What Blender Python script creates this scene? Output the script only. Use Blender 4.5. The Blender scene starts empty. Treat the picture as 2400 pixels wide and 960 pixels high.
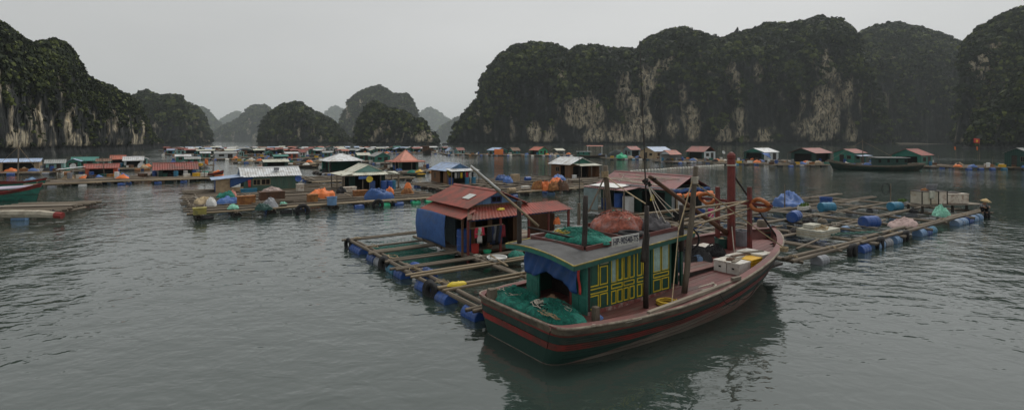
import bpy, math, random
import numpy as np
from mathutils import Vector, Matrix

scene = bpy.context.scene
RND = random.Random(11)
# ------------------------------------------------------------------ camera
FPX, YH, EYE = 1200.0, 328.0, 6.0        # focal length in photo pixels, horizon row, eye height (m)
cam_d = bpy.data.cameras.new('camera'); cam = bpy.data.objects.new('camera', cam_d)
scene.collection.objects.link(cam); scene.camera = cam
cam.location = (0, 0, EYE); cam.rotation_euler = (math.radians(90), 0, 0)
cam_d.sensor_width = 36; cam_d.lens = 18.0; cam_d.shift_y = -152.0/2400
cam_d.clip_start = 0.1; cam_d.clip_end = 20000
# ------------------------------------------------------------------ sky, sun, exposure
SUN_EL, SUN_AZ = math.radians(58), math.radians(35)     # veiled sun, ahead and to the right
world = bpy.data.worlds.new('World'); scene.world = world; world.use_nodes = True
nt = world.node_tree; nt.nodes.clear()
wo = nt.nodes.new('ShaderNodeOutputWorld'); bg = nt.nodes.new('ShaderNodeBackground')
sky = nt.nodes.new('ShaderNodeTexSky'); sky.sky_type = 'NISHITA'; sky.sun_disc = False
sky.sun_elevation = SUN_EL; sky.sun_rotation = SUN_AZ; sky.dust_density = 4.0; sky.air_density = 1.2
hs = nt.nodes.new('ShaderNodeHueSaturation'); hs.inputs['Saturation'].default_value = 0.06
nt.links.new(sky.outputs[0], hs.inputs['Color'])
# an even cloud deck: grey, with soft large cloud forms, laid over the clear sky
tcw = nt.nodes.new('ShaderNodeTexCoord'); mpw = nt.nodes.new('ShaderNodeMapping'); mpw.inputs['Scale'].default_value = (1, 1, 3.5)
nzw = nt.nodes.new('ShaderNodeTexNoise'); nzw.inputs['Scale'].default_value = 1.2; nzw.inputs['Detail'].default_value = 5
rmw = nt.nodes.new('ShaderNodeValToRGB')
rmw.color_ramp.elements[0].position = .25; rmw.color_ramp.elements[0].color = (5.5, 5.58, 5.56, 1)
rmw.color_ramp.elements[1].position = .75; rmw.color_ramp.elements[1].color = (7.2, 7.24, 7.18, 1)
nt.links.new(tcw.outputs['Generated'], mpw.inputs[0]); nt.links.new(mpw.outputs[0], nzw.inputs['Vector']); nt.links.new(nzw.outputs[0], rmw.inputs[0])
mxw = nt.nodes.new('ShaderNodeMix'); mxw.data_type = 'RGBA'; mxw.inputs[0].default_value = .62
nt.links.new(hs.outputs[0], mxw.inputs[6]); nt.links.new(rmw.outputs[0], mxw.inputs[7]); nt.links.new(mxw.outputs[2], bg.inputs['Color'])
bg.inputs['Strength'].default_value = 0.1
nt.links.new(bg.outputs[0], wo.inputs['Surface'])
sun_d = bpy.data.lights.new('sun', 'SUN'); sun = bpy.data.objects.new('sun', sun_d); scene.collection.objects.link(sun)
sun_d.energy = 1.5; sun_d.angle = math.radians(25); sun_d.color = (1, .97, .92)
sd = Vector((math.sin(SUN_AZ)*math.cos(SUN_EL), math.cos(SUN_AZ)*math.cos(SUN_EL), math.sin(SUN_EL)))
sun.rotation_euler = sd.to_track_quat('Z', 'Y').to_euler()
scene.view_settings.view_transform = 'Standard'; scene.view_settings.look = 'None'
scene.view_settings.exposure = 0.0; scene.view_settings.gamma = 1.0
scene.render.engine = 'CYCLES'
scene.cycles.max_bounces = 8; scene.cycles.volume_bounces = 2; scene.cycles.transparent_max_bounces = 12

# ------------------------------------------------------------------ helpers: places
def P(x, y, z=0.0):                       # photo pixel -> point at height z
    D = (EYE-z)*FPX/(y-YH); return Vector(((x-1200)/FPX*D, D, z))
def PZ(x, y, D): return Vector(((x-1200)/FPX*D, D, EYE-(y-YH)/FPX*D))
TH = math.radians(34.33)                  # the rafts and houses all lie along one grid
V2 = Vector((math.cos(TH), math.sin(TH), 0)); U2 = Vector((-math.sin(TH), math.cos(TH), 0))
def W(a, b, z=0.0): return U2*a + V2*b + Vector((0, 0, z))      # grid coordinates -> world
def AB(p): return p.dot(U2), p.dot(V2)
# ------------------------------------------------------------------ helpers: materials
MATS = {}
def mat(key, col, rough=.7, var=.25, scale=2.5, bump=.15, dirt=None, amt=.45, stretch=(1, 1, 1), metal=0, dscale=1.3, rand=.12, spec=.4, trans=0):
    if key in MATS: return MATS[key]
    m = bpy.data.materials.new(key); m.use_nodes = True; n = m.node_tree.nodes; l = m.node_tree.links
    b = n['Principled BSDF']; b.inputs['Roughness'].default_value = rough; b.inputs['Metallic'].default_value = metal
    b.inputs['Specular IOR Level'].default_value = spec
    tc = n.new('ShaderNodeTexCoord'); mp = n.new('ShaderNodeMapping'); mp.inputs['Scale'].default_value = stretch
    oi = n.new('ShaderNodeObjectInfo'); av = n.new('ShaderNodeVectorMath'); av.operation = 'ADD'
    l.new(tc.outputs['Object'], mp.inputs[0]); l.new(mp.outputs[0], av.inputs[0])
    sc = n.new('ShaderNodeMath'); sc.operation = 'MULTIPLY'; sc.inputs[1].default_value = 37.0
    l.new(oi.outputs['Random'], sc.inputs[0]); l.new(sc.outputs[0], av.inputs[1])
    nz = n.new('ShaderNodeTexNoise'); nz.inputs['Scale'].default_value = scale; nz.inputs['Detail'].default_value = 6; nz.inputs['Roughness'].default_value = .65
    l.new(av.outputs[0], nz.inputs['Vector'])
    rp = n.new('ShaderNodeValToRGB'); e = rp.color_ramp.elements
    e[0].position = .3; e[1].position = .7
    e[0].color = tuple(c*(1-var) for c in col)+(1,); e[1].color = tuple(min(.95, c*(1+var)) for c in col)+(1,)
    l.new(nz.outputs[0], rp.inputs[0]); out = rp.outputs[0]
    if dirt:
        dz = n.new('ShaderNodeTexNoise'); dz.inputs['Scale'].default_value = dscale; dz.inputs['Detail'].default_value = 8; dz.inputs['Roughness'].default_value = .7
        l.new(av.outputs[0], dz.inputs['Vector'])
        dr = n.new('ShaderNodeMapRange'); dr.inputs['From Min'].default_value = .62-amt*.3; dr.inputs['From Max'].default_value = .8-amt*.3; dr.inputs['To Max'].default_value = .9
        l.new(dz.outputs[0], dr.inputs[0])
        mx = n.new('ShaderNodeMix'); mx.data_type = 'RGBA'; mx.inputs[7].default_value = tuple(dirt)+(1,)
        l.new(dr.outputs[0], mx.inputs[0]); l.new(out, mx.inputs[6]); out = mx.outputs[2]
    hv = n.new('ShaderNodeHueSaturation'); mr = n.new('ShaderNodeMapRange'); mr.inputs['To Min'].default_value = 1-rand; mr.inputs['To Max'].default_value = 1+rand
    l.new(oi.outputs['Random'], mr.inputs[0]); l.new(mr.outputs[0], hv.inputs['Value']); l.new(out, hv.inputs['Color'])
    l.new(hv.outputs[0], b.inputs['Base Color'])
    if bump:
        bz = n.new('ShaderNodeTexNoise'); bz.inputs['Scale'].default_value = scale*5; bz.inputs['Detail'].default_value = 4
        l.new(av.outputs[0], bz.inputs['Vector'])
        bp = n.new('ShaderNodeBump'); bp.inputs['Strength'].default_value = bump; bp.inputs['Distance'].default_value = .03
        l.new(bz.outputs[0], bp.inputs['Height']); l.new(bp.outputs[0], b.inputs['Normal'])
    MATS[key] = m; return m
# ------------------------------------------------------------------ helpers: meshes and objects
COL = scene.collection
def obj(name, mesh, parent=None, loc=None, rot=None, scale=None, kind=None):
    o = bpy.data.objects.new(name, mesh); COL.objects.link(o)
    if parent: o.parent = parent
    if loc is not None: o.location = loc
    if rot is not None: o.rotation_euler = rot if not isinstance(rot, (int, float)) else (0, 0, rot)
    if scale is not None: o.scale = scale if not isinstance(scale, (int, float)) else (scale,)*3
    if kind: o['kind'] = kind
    return o
def tag(o, label, cat, group=None):
    o['label'] = label; o['category'] = cat
    if group: o['group'] = group
    return o
def thing(name, label, cat, loc=(0, 0, 0), rot=0, group=None):
    return tag(obj(name, None, None, loc, rot), label, cat, group)
def copy_tree(o, parent=None):
    c = o.copy(); COL.objects.link(c); c.parent = parent
    for ch in list(o.children): copy_tree(ch, c)
    return c
class MB:
    def __init__(s): s.v = []; s.f = []
    def add(s, vs, fs):
        k = len(s.v); s.v += [tuple(p) for p in vs]; s.f += [tuple(i+k for i in f) for f in fs]; return s
    def box(s, c, size, rz=0, rx=0, ry=0):
        x, y, z = (q/2 for q in size); m = Matrix.Rotation(rz, 3, 'Z') @ Matrix.Rotation(ry, 3, 'Y') @ Matrix.Rotation(rx, 3, 'X'); c = Vector(c)
        vs = [c+m@Vector(p) for p in ((-x, -y, -z), (x, -y, -z), (x, y, -z), (-x, y, -z), (-x, -y, z), (x, -y, z), (x, y, z), (-x, y, z))]
        return s.add(vs, [(3, 2, 1, 0), (4, 5, 6, 7), (0, 1, 5, 4), (1, 2, 6, 5), (2, 3, 7, 6), (3, 0, 4, 7)])
    def b2(s, x0, x1, y0, y1, z0, z1): return s.box(((x0+x1)/2, (y0+y1)/2, (z0+z1)/2), (x1-x0, y1-y0, z1-z0))
    def bar(s, p, q, w, h=None):          # a squared timber from p to q
        p, q = Vector(p), Vector(q); h = h or w; d = (q-p).normalized()
        up = Vector((0, 0, 1)) if abs(d.z) < .95 else Vector((1, 0, 0))
        sx = d.cross(up).normalized()*w/2; sy = sx.cross(d).normalized()*h/2
        vs = [p-sx-sy, p+sx-sy, p+sx+sy, p-sx+sy, q-sx-sy, q+sx-sy, q+sx+sy, q-sx+sy]
        return s.add(vs, [(3, 2, 1, 0), (4, 5, 6, 7), (0, 1, 5, 4), (1, 2, 6, 5), (2, 3, 7, 6), (3, 0, 4, 7)])
    def tube(s, pts, r, n=6, closed=False):
        pts = [Vector(p) for p in pts]; N = len(pts); rs = r if isinstance(r, (list, tuple)) else [r]*N
        ref = None; vs = []; fs = []
        for i, p in enumerate(pts):
            if closed: d = pts[(i+1) % N]-pts[i-1]
            else: d = pts[min(i+1, N-1)]-pts[max(i-1, 0)]
            d = d.normalized() if d.length > 1e-9 else Vector((0, 0, 1))
            if ref is None: ref = d.orthogonal().normalized()
            ref = (ref-d*ref.dot(d)); ref = ref.normalized() if ref.length > 1e-6 else d.orthogonal().normalized(); b = d.cross(ref)
            for k in range(n):
                a = 2*math.pi*k/n; vs.append(p+(ref*math.cos(a)+b*math.sin(a))*rs[i])
        for i in range(N if closed else N-1):
            j = (i+1) % N
            for k in range(n): fs.append((i*n+k, i*n+(k+1) % n, j*n+(k+1) % n, j*n+k))
        if not closed: fs += [tuple(range(n))[::-1], tuple((N-1)*n+k for k in range(n))]
        return s.add(vs, fs)
    def lathe(s, prof, n=16, m=None):     # (radius, z) profile about z
        m = m or Matrix(); vs = []; fs = []; N = len(prof)
        for r, z in prof:
            for k in range(n):
                a = 2*math.pi*k/n; vs.append(m@Vector((r*math.cos(a), r*math.sin(a), z)))
        for i in range(N-1):
            for k in range(n): fs.append((i*n+k, i*n+(k+1) % n, (i+1)*n+(k+1) % n, (i+1)*n+k))
        fs += [tuple(range(n))[::-1], tuple((N-1)*n+k for k in range(n))]
        return s.add(vs, fs)
    def grid(s, fn, nu, nv, thick=0):     # fn(u,v) -> point; a sheet, doubled when it has thickness
        g = [[Vector(fn(i/nu, j/nv)) for j in range(nv+1)] for i in range(nu+1)]
        vs = [p for row in g for p in row]; w = nv+1
        fs = [(i*w+j, (i+1)*w+j, (i+1)*w+j+1, i*w+j+1) for i in range(nu) for j in range(nv)]
        if thick:
            K = len(vs); vs2 = []
            for i in range(nu+1):
                for j in range(nv+1):
                    a = g[min(i+1, nu)][j]-g[max(i-1, 0)][j]; b = g[i][min(j+1, nv)]-g[i][max(j-1, 0)]
                    nn = a.cross(b); nn = nn.normalized() if nn.length > 1e-9 else Vector((0, 0, 1)); vs2.append(g[i][j]-nn*thick)
            vs += vs2; fs += [tuple(k+K for k in f[::-1]) for f in list(fs)]
            edge = [i*w for i in range(nu+1)]+[nu*w+j for j in range(1, nv+1)]+[i*w+nv for i in range(nu-1, -1, -1)]+[j for j in range(nv-1, 0, -1)]
            for k in range(len(edge)):
                a, b = edge[k], edge[(k+1) % len(edge)]; fs.append((b, a, a+K, b+K))
        return s.add(vs, fs)
    def mesh(s, name, m, smooth=False):
        me = bpy.data.meshes.new(name); me.from_pydata(s.v, [], s.f); me.materials.append(m)
        if smooth: me.polygons.foreach_set('use_smooth', [True]*len(me.polygons))
        me.update(); return me
    def build(s, name, m, parent=None, loc=None, rot=None, smooth=False, kind=None, scale=None):
        return obj(name, s.mesh(name, m, smooth), parent, loc, rot, scale, kind)
# ------------------------------------------------------------------ noise (vectorised value noise)
def vnoise(p, seed=0):
    i = np.floor(p).astype(np.int64); f = p-i; f = f*f*(3-2*f); out = np.zeros(len(p))
    for dx in (0, 1):
        for dy in (0, 1):
            for dz in (0, 1):
                h = ((i[:, 0]+dx)*374761393+(i[:, 1]+dy)*668265263+(i[:, 2]+dz)*2147483647+seed*974634721) & 0xffffffff
                h = ((h ^ (h >> 13))*1274126177) & 0xffffffff; h = ((h ^ (h >> 16))*2246822519) & 0xffffffff; h ^= h >> 15
                w = (f[:, 0] if dx else 1-f[:, 0])*(f[:, 1] if dy else 1-f[:, 1])*(f[:, 2] if dz else 1-f[:, 2])
                out += w*(h/4294967295.0)
    return out*2-1
def fbm(p, octv=4, seed=0, gain=.5):
    s = 0; a = 1; t = 0
    for k in range(octv): s = s+a*vnoise(p*(2.03**k)+k*17.3, seed+k); t += a; a *= gain
    return s/t
# ------------------------------------------------------------------ water
def water_material():
    m = bpy.data.materials.new('sea_water'); m.use_nodes = True; n = m.node_tree.nodes; l = m.node_tree.links
    b = n['Principled BSDF']; b.inputs['Base Color'].default_value = (.03, .045, .038, 1); b.inputs['Roughness'].default_value = .06
    b.inputs['IOR'].default_value = 2.0
    tc = n.new('ShaderNodeTexCoord')
    def nz(scale, st, rot, det, rough=.5, dist=0):
        mp = n.new('ShaderNodeMapping'); mp.inputs['Scale'].default_value = st; mp.inputs['Rotation'].default_value = (0, 0, math.radians(rot))
        l.new(tc.outputs['Object'], mp.inputs[0])
        t = n.new('ShaderNodeTexNoise'); t.inputs['Scale'].default_value = scale; t.inputs['Detail'].default_value = det; t.inputs['Roughness'].default_value = rough
        t.inputs['Distortion'].default_value = dist
        l.new(mp.outputs[0], t.inputs['Vector']); return t.outputs[0]
    def math_(op, a, b_):
        q = n.new('ShaderNodeMath'); q.operation = op
        for k, x in enumerate((a, b_)):
            if isinstance(x, (int, float)): q.inputs[k].default_value = x
            else: l.new(x, q.inputs[k])
        return q.outputs[0]
    swell = nz(.22, (1, .8, 1), 25, 2)
    chop = nz(.75, (.8, 1, 1), 10, 3, .5, .3)
    rip = nz(3.0, (.7, 1, 1), -8, 3, .5)
    mid = nz(1.5, (.75, 1, 1), 18, 2, .5, .6)
    calm = nz(.035, (1, .45, 1), 30, 3)
    cr = n.new('ShaderNodeMapRange'); cr.inputs['From Min'].default_value = .38; cr.inputs['From Max'].default_value = .62; cr.inputs['To Min'].default_value = .3; cr.inputs['To Max'].default_value = 1.25
    l.new(calm, cr.inputs[0])
    h = math_('ADD', math_('ADD', math_('MULTIPLY', swell, .1), math_('MULTIPLY', mid, .06)), math_('ADD', math_('MULTIPLY', chop, .095), math_('MULTIPLY', rip, .02)))
    h = math_('MULTIPLY', h, cr.outputs[0])
    bp = n.new('ShaderNodeBump'); bp.inputs['Strength'].default_value = 1.0; bp.inputs['Distance'].default_value = 1.0
    l.new(h, bp.inputs['Height']); l.new(bp.outputs[0], b.inputs['Normal'])
    return m
wm = MB().grid(lambda u, v: (-6000+12000*u, -400+9000*v, 0), 24, 24)
sea = wm.build('sea', water_material(), kind='structure')
# ------------------------------------------------------------------ karst hills
def rock_material():
    m = bpy.data.materials.new('karst_rock'); m.use_nodes = True; n = m.node_tree.nodes; l = m.node_tree.links
    b = n['Principled BSDF']; b.inputs['Roughness'].default_value = .95; b.inputs['Specular IOR Level'].default_value = .1
    g = n.new('ShaderNodeNewGeometry')
    def nz(scale, st, det=6, rough=.65):
        mp = n.new('ShaderNodeMapping'); mp.inputs['Scale'].default_value = st; l.new(g.outputs['Position'], mp.inputs[0])
        t = n.new('ShaderNodeTexNoise'); t.inputs['Scale'].default_value = scale; t.inputs['Detail'].default_value = det; t.inputs['Roughness'].default_value = rough
        l.new(mp.outputs[0], t.inputs['Vector']); return t.outputs[0]
    def ramp(src, *st):
        r = n.new('ShaderNodeValToRGB'); e = r.color_ramp.elements
        while len(e) < len(st): e.new(.5)
        for k, (p, c) in enumerate(st): e[k].position = p; e[k].color = tuple(c)+(1,)
        l.new(src, r.inputs[0]); return r.outputs[0]
    def mix(f, a, c):
        x = n.new('ShaderNodeMix'); x.data_type = 'RGBA'; l.new(f, x.inputs[0]); l.new(a, x.inputs[6]); l.new(c, x.inputs[7]); return x.outputs[2]
    streak = nz(.22, (1, 1, .2)); fine = nz(.7, (1, 1, .35))
    rock = ramp(streak, (.32, (.008, .009, .010)), (.5, (.019, .021, .022)), (.62, (.045, .047, .046)), (.76, (.15, .145, .13)))
    pale = ramp(fine, (.3, (.07, .065, .055)), (.44, (.4, .35, .26)), (.58, (.62, .53, .37)), (.74, (.5, .31, .12)))
    green = ramp(fine, (.3, (.007, .011, .006)), (.55, (.016, .024, .010)), (.75, (.034, .044, .014)))
    ap = n.new('ShaderNodeAttribute'); ap.attribute_name = 'pale'; av = n.new('ShaderNodeAttribute'); av.attribute_name = 'veg'
    brk = ramp(nz(.3, (1, 1, .3), 6, .75), (.42, (0, 0, 0)), (.56, (1, 1, 1)))
    pm = n.new('ShaderNodeMath'); pm.operation = 'MULTIPLY'; l.new(ap.outputs['Fac'], pm.inputs[0]); l.new(brk, pm.inputs[1])
    c = mix(av.outputs['Fac'], mix(pm.outputs[0], rock, pale), green)
    l.new(c, b.inputs['Base Color'])
    bp = n.new('ShaderNodeBump'); bp.inputs['Strength'].default_value = .8; bp.inputs['Distance'].default_value = 1.5
    l.new(fine, bp.inputs['Height']); l.new(bp.outputs[0], b.inputs['Normal'])
    return m
def leaf_material():
    m = bpy.data.materials.new('hill_foliage'); m.use_nodes = True; n = m.node_tree.nodes; l = m.node_tree.links
    b = n['Principled BSDF']; b.inputs['Roughness'].default_value = .75; b.inputs['Specular IOR Level'].default_value = .2
    a = n.new('ShaderNodeAttribute'); a.attribute_name = 'tint'; r = n.new('ShaderNodeValToRGB'); e = r.color_ramp.elements
    e[0].position = 0; e[0].color = (.007, .012, .005, 1); e[1].position = 1; e[1].color = (.1, .12, .028, 1)
    q = e.new(.6); q.color = (.018, .029, .009, 1)
    l.new(a.outputs['Fac'], r.inputs[0]); l.new(r.outputs[0], b.inputs['Base Color']); return m
ROCK, LEAF = rock_material(), leaf_material()
def raw_mesh(name, vs, quads, m, smooth=False):
    me = bpy.data.meshes.new(name); nq = len(quads)
    me.vertices.add(len(vs)); me.vertices.foreach_set('co', np.asarray(vs, dtype=np.float32).ravel())
    me.loops.add(nq*4); me.loops.foreach_set('vertex_index', np.asarray(quads, dtype=np.int32).ravel())
    me.polygons.add(nq); me.polygons.foreach_set('loop_start', np.arange(0, nq*4, 4, dtype=np.int32))
    me.polygons.foreach_set('use_smooth', np.full(nq, smooth, dtype=bool))
    me.materials.append(m); me.update(calc_edges=True); return me
def hill(sil, deep, seed, step=2.2, pale=(), palebase=.0, vegb=0.0, clumps=3000, csize=2.6, rag=3.0, label=None, caves=()):
    """sil: (photo x, photo y of the skyline, distance of the cliff foot in metres); deep: how far back the skyline stands."""
    rng = np.random.default_rng(seed)
    sx = np.array([s[0] for s in sil], float); sy = np.array([s[1] for s in sil], float); sD = np.array([s[2] for s in sil], float)
    N = max(24, int((sx[-1]-sx[0])/step)); xs = np.linspace(sx[0], sx[-1], N); ys = np.interp(xs, sx, sy); Ds = np.interp(xs, sx, sD)
    q = np.stack([xs/9.0, np.zeros(N), np.zeros(N)], 1); ys = ys+rag*fbm(q, 4, seed+5, .65)
    dep = np.interp(xs, sx, np.full(len(sx), deep) if np.isscalar(deep) else np.array(deep, float))
    Dr = Ds+dep; T = np.maximum(EYE+(YH-ys)/FPX*Dr, .8)
    nf = max(20, int((T.max()/Dr.mean()*FPX)/step)); nb = 10
    t = np.concatenate([np.linspace(0, 1, nf), 1+np.linspace(0, 1, nb+1)[1:]])
    tf = np.clip(t, 0, 1); tb = np.clip(t-1, 0, 1)
    g = .10*tf+.22*tf**2+.68*tf**4+tb*1.1; qz = np.sin(np.pi/2*tf)**.85*(1-tb**1.5)
    Y = Ds[:, None]+dep[:, None]*g[None]; Z = T[:, None]*qz[None]*(np.minimum(Y, Dr[:, None])/Dr[:, None]); X = ((xs-1200)/FPX)[:, None]*Y
    pts = np.stack([X, Y, Z], 2).reshape(-1, 3); L = T.max()
    TT = np.repeat(T, len(t)); tt = np.tile(tf, N); tbb = np.tile(tb, N)
    wgt = np.clip(np.sin(np.pi*np.clip(tt, 0, 1)), 0, 1)**.6*(tbb == 0)+.12*(tt < .5)+.05
    big = fbm(pts*np.array([1, .6, .45])/(L*.35), 4, seed)
    rib = fbm(pts*np.array([1, .7, .25])/(L*.06), 4, seed+20)
    sm = fbm(pts/(L*.035), 3, seed+40)
    steep = np.clip(1-tt*1.15, 0, 1)
    disp = (big*.24*L*wgt+rib*.085*L*(.25+steep)*wgt+sm*.034*L*wgt)*np.clip(TT/L*1.6, .1, 1)
    ray = pts[:, :2]/np.linalg.norm(pts[:, :2], axis=1)[:, None]
    side = fbm(pts/(L*.12), 3, seed+60)*.03*L*wgt
    px = pts[:, 0]/pts[:, 1]*FPX+1200; py = YH-(pts[:, 2]-EYE)/pts[:, 1]*FPX
    for cx, cy, rx, ry, d in caves:        # hollows in the cliff face
        disp -= d*np.exp(-(((px-cx)/rx)**2+((py-cy)/ry)**2)**2)
    notch = np.exp(-((pts[:, 2]-2.2)/1.8)**2)*3.5*(tbb == 0)       # the sea has undercut the foot
    pts[:, 0] -= ray[:, 0]*(disp-notch)-ray[:, 1]*side; pts[:, 1] -= ray[:, 1]*(disp-notch)
    pts[:, 2] += sm*.02*L*wgt*(tt > .05)
    G = pts.reshape(N, len(t), 3); G[:, 0, 2] = -2; G[:, -1, 2] = -2
    # where green grows: ledges and tops
    dz = np.gradient(G[:, :, 2], axis=1); dh = np.hypot(np.gradient(G[:, :, 0], axis=1), np.gradient(G[:, :, 1], axis=1))
    flat = (dh/(np.abs(dz)+dh+1e-6)).reshape(-1)
    vn = fbm(pts/(L*.13)+9, 4, seed+80)
    veg = np.clip((flat*.9+tt*.75-.62+vn*.9+vegb)*2.2, 0, 1); veg[tbb > 0] = 1
    pl = np.clip((fbm(pts*np.array([1, 1, .4])/(L*.11)+3, 4, seed+90)-.12+palebase*(1-tt*2.2))*4, 0, 1)*(tt < .55)
    veg = veg*(1-.75*pl*(palebase > 0))
    for cx, cy, rx, ry, s in pale:
        k = np.exp(-((px-cx)/rx)**2-((py-cy)/ry)**2)*(1+.9*fbm(pts*np.array([1, 1, .3])/(L*.05), 3, seed+95))
        pl = np.maximum(pl, np.clip((k-.32)*4*s, 0, 1)); veg = veg*(1-np.clip((k-.3)*3, 0, 1))
    low = pts[:, 2] < 3.5; pl[low] = 0; veg[low] = 0
    n2 = len(t); i = np.arange(N-1)[:, None]; j = np.arange(n2-1)[None]
    quads = np.stack([(i*n2+j), ((i+1)*n2+j), ((i+1)*n2+j+1), (i*n2+j+1)], 2).reshape(-1, 4)
    me = raw_mesh('hill', pts, quads, ROCK, False)
    for nm, arr in (('veg', veg), ('pale', pl)):
        at = me.attributes.new(nm, 'FLOAT', 'POINT'); at.data.foreach_set('value', arr.astype(np.float32))
    h = obj('hill', me, kind='structure')
    if label: h['label'] = label
    # shrubs and trees: ragged clumps of leaf faces all over the green places
    wv = veg*(tbb < .15)*np.clip(TT/L, .15, 1)*(pts[:, 2] > 4); wv = wv*(.4+flat+(tt > .9)*1.2); wv /= wv.sum()
    idx = rng.choice(len(pts), clumps, p=wv); K = 10
    c = pts[idx]+rng.normal(0, 1, (clumps, 3))*csize*.5
    rad = csize*np.clip(rng.lognormal(0, .4, clumps), .4, 2.0); tint = np.clip(.42+.3*rng.normal(size=clumps)+.6*vn[idx], 0, 1)
    d = rng.normal(size=(clumps, K, 3)); d /= np.linalg.norm(d, axis=2)[:, :, None]; d[:, :, 2] = np.abs(d[:, :, 2])*.9-.15
    pc = c[:, None]+d*rad[:, None, None]*rng.uniform(.45, 1, (clumps, K, 1))*np.array([1, 1, .8])
    a = rng.normal(size=(clumps, K, 3)); dn = d/np.linalg.norm(d, axis=2)[:, :, None]; a -= dn*(a*dn).sum(2)[:, :, None]*.8; a /= np.linalg.norm(a, axis=2)[:, :, None]; b_ = np.cross(a, dn); b_ /= np.linalg.norm(b_, axis=2)[:, :, None]+1e-6
    s = (rad[:, None]*rng.uniform(.22, .5, (clumps, K)))[:, :, None]
    vs = np.stack([pc-a*s-b_*s*.7, pc+a*s*.8-b_*s, pc+a*s+b_*s*.7, pc-a*s*.7+b_*s], 2).reshape(-1, 3)
    tq = np.repeat(np.clip(tint[:, None]+rng.normal(0, .12, (clumps, K)), 0, 1).reshape(-1), 4)
    fm = raw_mesh('hill_forest', vs, np.arange(len(vs)).reshape(-1, 4), LEAF)
    at = fm.attributes.new('tint', 'FLOAT', 'POINT'); at.data.foreach_set('value', tq.astype(np.float32))
    f = obj('hill_forest', fm, kind='stuff')
    tag(f, (label or 'hill').replace('karst hill', 'scrub forest on the karst hill'), 'forest')
    return h
def sil(D, *pts): return [(x, y, D) for x, y in pts]
# the long cliff on the right
hill(sil(600, (1040, 342), (1052, 335), (1066, 318), (1072, 298), (1100, 262), (1124, 232), (1130, 195), (1150, 165), (1175, 135), (1210, 115), (1250, 107), (1290, 110), (1325, 118), (1332, 126), (1360, 115), (1400, 112), (1430, 120), (1460, 118), (1494, 123), (1508, 102), (1530, 90), (1570, 76), (1600, 72), (1650, 88), (1690, 95), (1718, 85), (1800, 62), (1870, 58), (1920, 46), (1970, 50), (1985, 65), (2000, 75), (2018, 105), (2040, 170), (2062, 230), (2080, 300), (2088, 338)),
     110, 3, 2.0, pale=((1365, 262, 46, 38, 1.6), (1400, 312, 18, 26, .8), (1255, 310, 20, 26, .9), (1140, 300, 12, 14, .6), (1482, 285, 13, 30, .9), (1522, 185, 24, 34, .7), (1520, 300, 18, 30, .8), (1625, 288, 22, 44, 1), (1578, 295, 14, 28, .7), (1945, 240, 45, 45, .8), (1930, 295, 42, 42, 1), (1990, 215, 16, 40, .6), (1880, 300, 20, 22, .6), (1790, 315, 16, 18, .8), (1775, 170, 12, 24, .6)),
     palebase=.02, vegb=.12, clumps=26000, csize=2.9, label='long dark karst hill with pale cliffs right of centre', caves=((1545, 275, 11, 58, 34), (1552, 222, 18, 14, 22), (1210, 250, 16, 40, 14), (1700, 240, 18, 60, 16), (1855, 230, 12, 50, 14), (1330, 150, 14, 40, 16)))
for k, (x, y0, y1, w) in enumerate(((1509, 96, 124, 3), (1516, 104, 124, 3), (1727, 64, 90, 4), (1734, 72, 90, 4), (1988, 54, 80, 4))):     # rock needles on the skyline
    D = 705; p = PZ(x, y1+10, D); ht = (y1+10-y0)/FPX*D; mbn = MB(); rr = w/FPX*D
    mbn.tube([p+Vector((RND.uniform(-.4, .4)*rr, 0, ht*q)) for q in (0, .25, .5, .7, .88, 1)], [rr*1.9, rr*1.4, rr*1.1, rr*1.2, rr*.7, rr*.25], 6)
    mbn.build('rock_pinnacle', ROCK, kind='structure')
hill(sil(760, (1960, 110), (2015, 84), (2050, 66), (2100, 57), (2150, 68), (2200, 82), (2230, 95), (2262, 105), (2300, 130), (2340, 200), (2360, 330)), 160, 13, 2.2, pale=((2075, 240, 10, 30, .5),), palebase=-.1, vegb=.3, clumps=12000, csize=3.2, label='green domed karst hill behind the small beach')
hill(sil(470, (2236, 338), (2244, 290), (2250, 220), (2252, 150), (2262, 108), (2280, 88), (2300, 72), (2350, 40), (2400, 26), (2470, 12), (2560, 30), (2640, 90), (2700, 330)), 90, 23, 2.4, pale=((2290, 160, 14, 30, .6), (2330, 110, 30, 14, .4)), palebase=-.05, vegb=.18, clumps=12000, csize=2.5, label='steep dark karst hill at the right edge')
hill(sil(330, (2256, 339), (2268, 332), (2280, 300), (2292, 268), (2320, 250), (2352, 225), (2380, 190), (2420, 150), (2480, 120), (2560, 160), (2600, 330)), 50, 33, 2.4, palebase=-.2, vegb=.35, clumps=8000, csize=1.7, label='low wooded karst hill at the right shore')
# the near hill on the left
hill([(-260, 150, 140), (-180, 60, 145), (-80, 30, 150), (0, 58, 165), (30, 80, 172), (50, 94, 180), (75, 107, 188), (100, 101, 195), (130, 98, 205), (150, 103, 212), (166, 122, 218), (185, 150, 226), (200, 180, 232), (230, 194, 245), (260, 204, 260), (285, 220, 275), (308, 228, 290), (325, 246, 305), (338, 272, 320), (350, 298, 335), (362, 320, 345), (385, 336, 360), (410, 345, 375), (418, 349, 380)],
     [30]*5+[34]*12+[30]*7, 43, 2.0, pale=((45, 330, 34, 26, .9), (185, 335, 30, 24, 1), (95, 285, 10, 24, .8), (120, 290, 6, 8, .9), (318, 332, 12, 18, .7), (15, 205, 12, 10, .6), (85, 180, 8, 8, .6), (270, 300, 8, 14, .6)), palebase=.03, vegb=.06, clumps=24000, csize=.85, label='near karst hill on the left shore')
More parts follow.
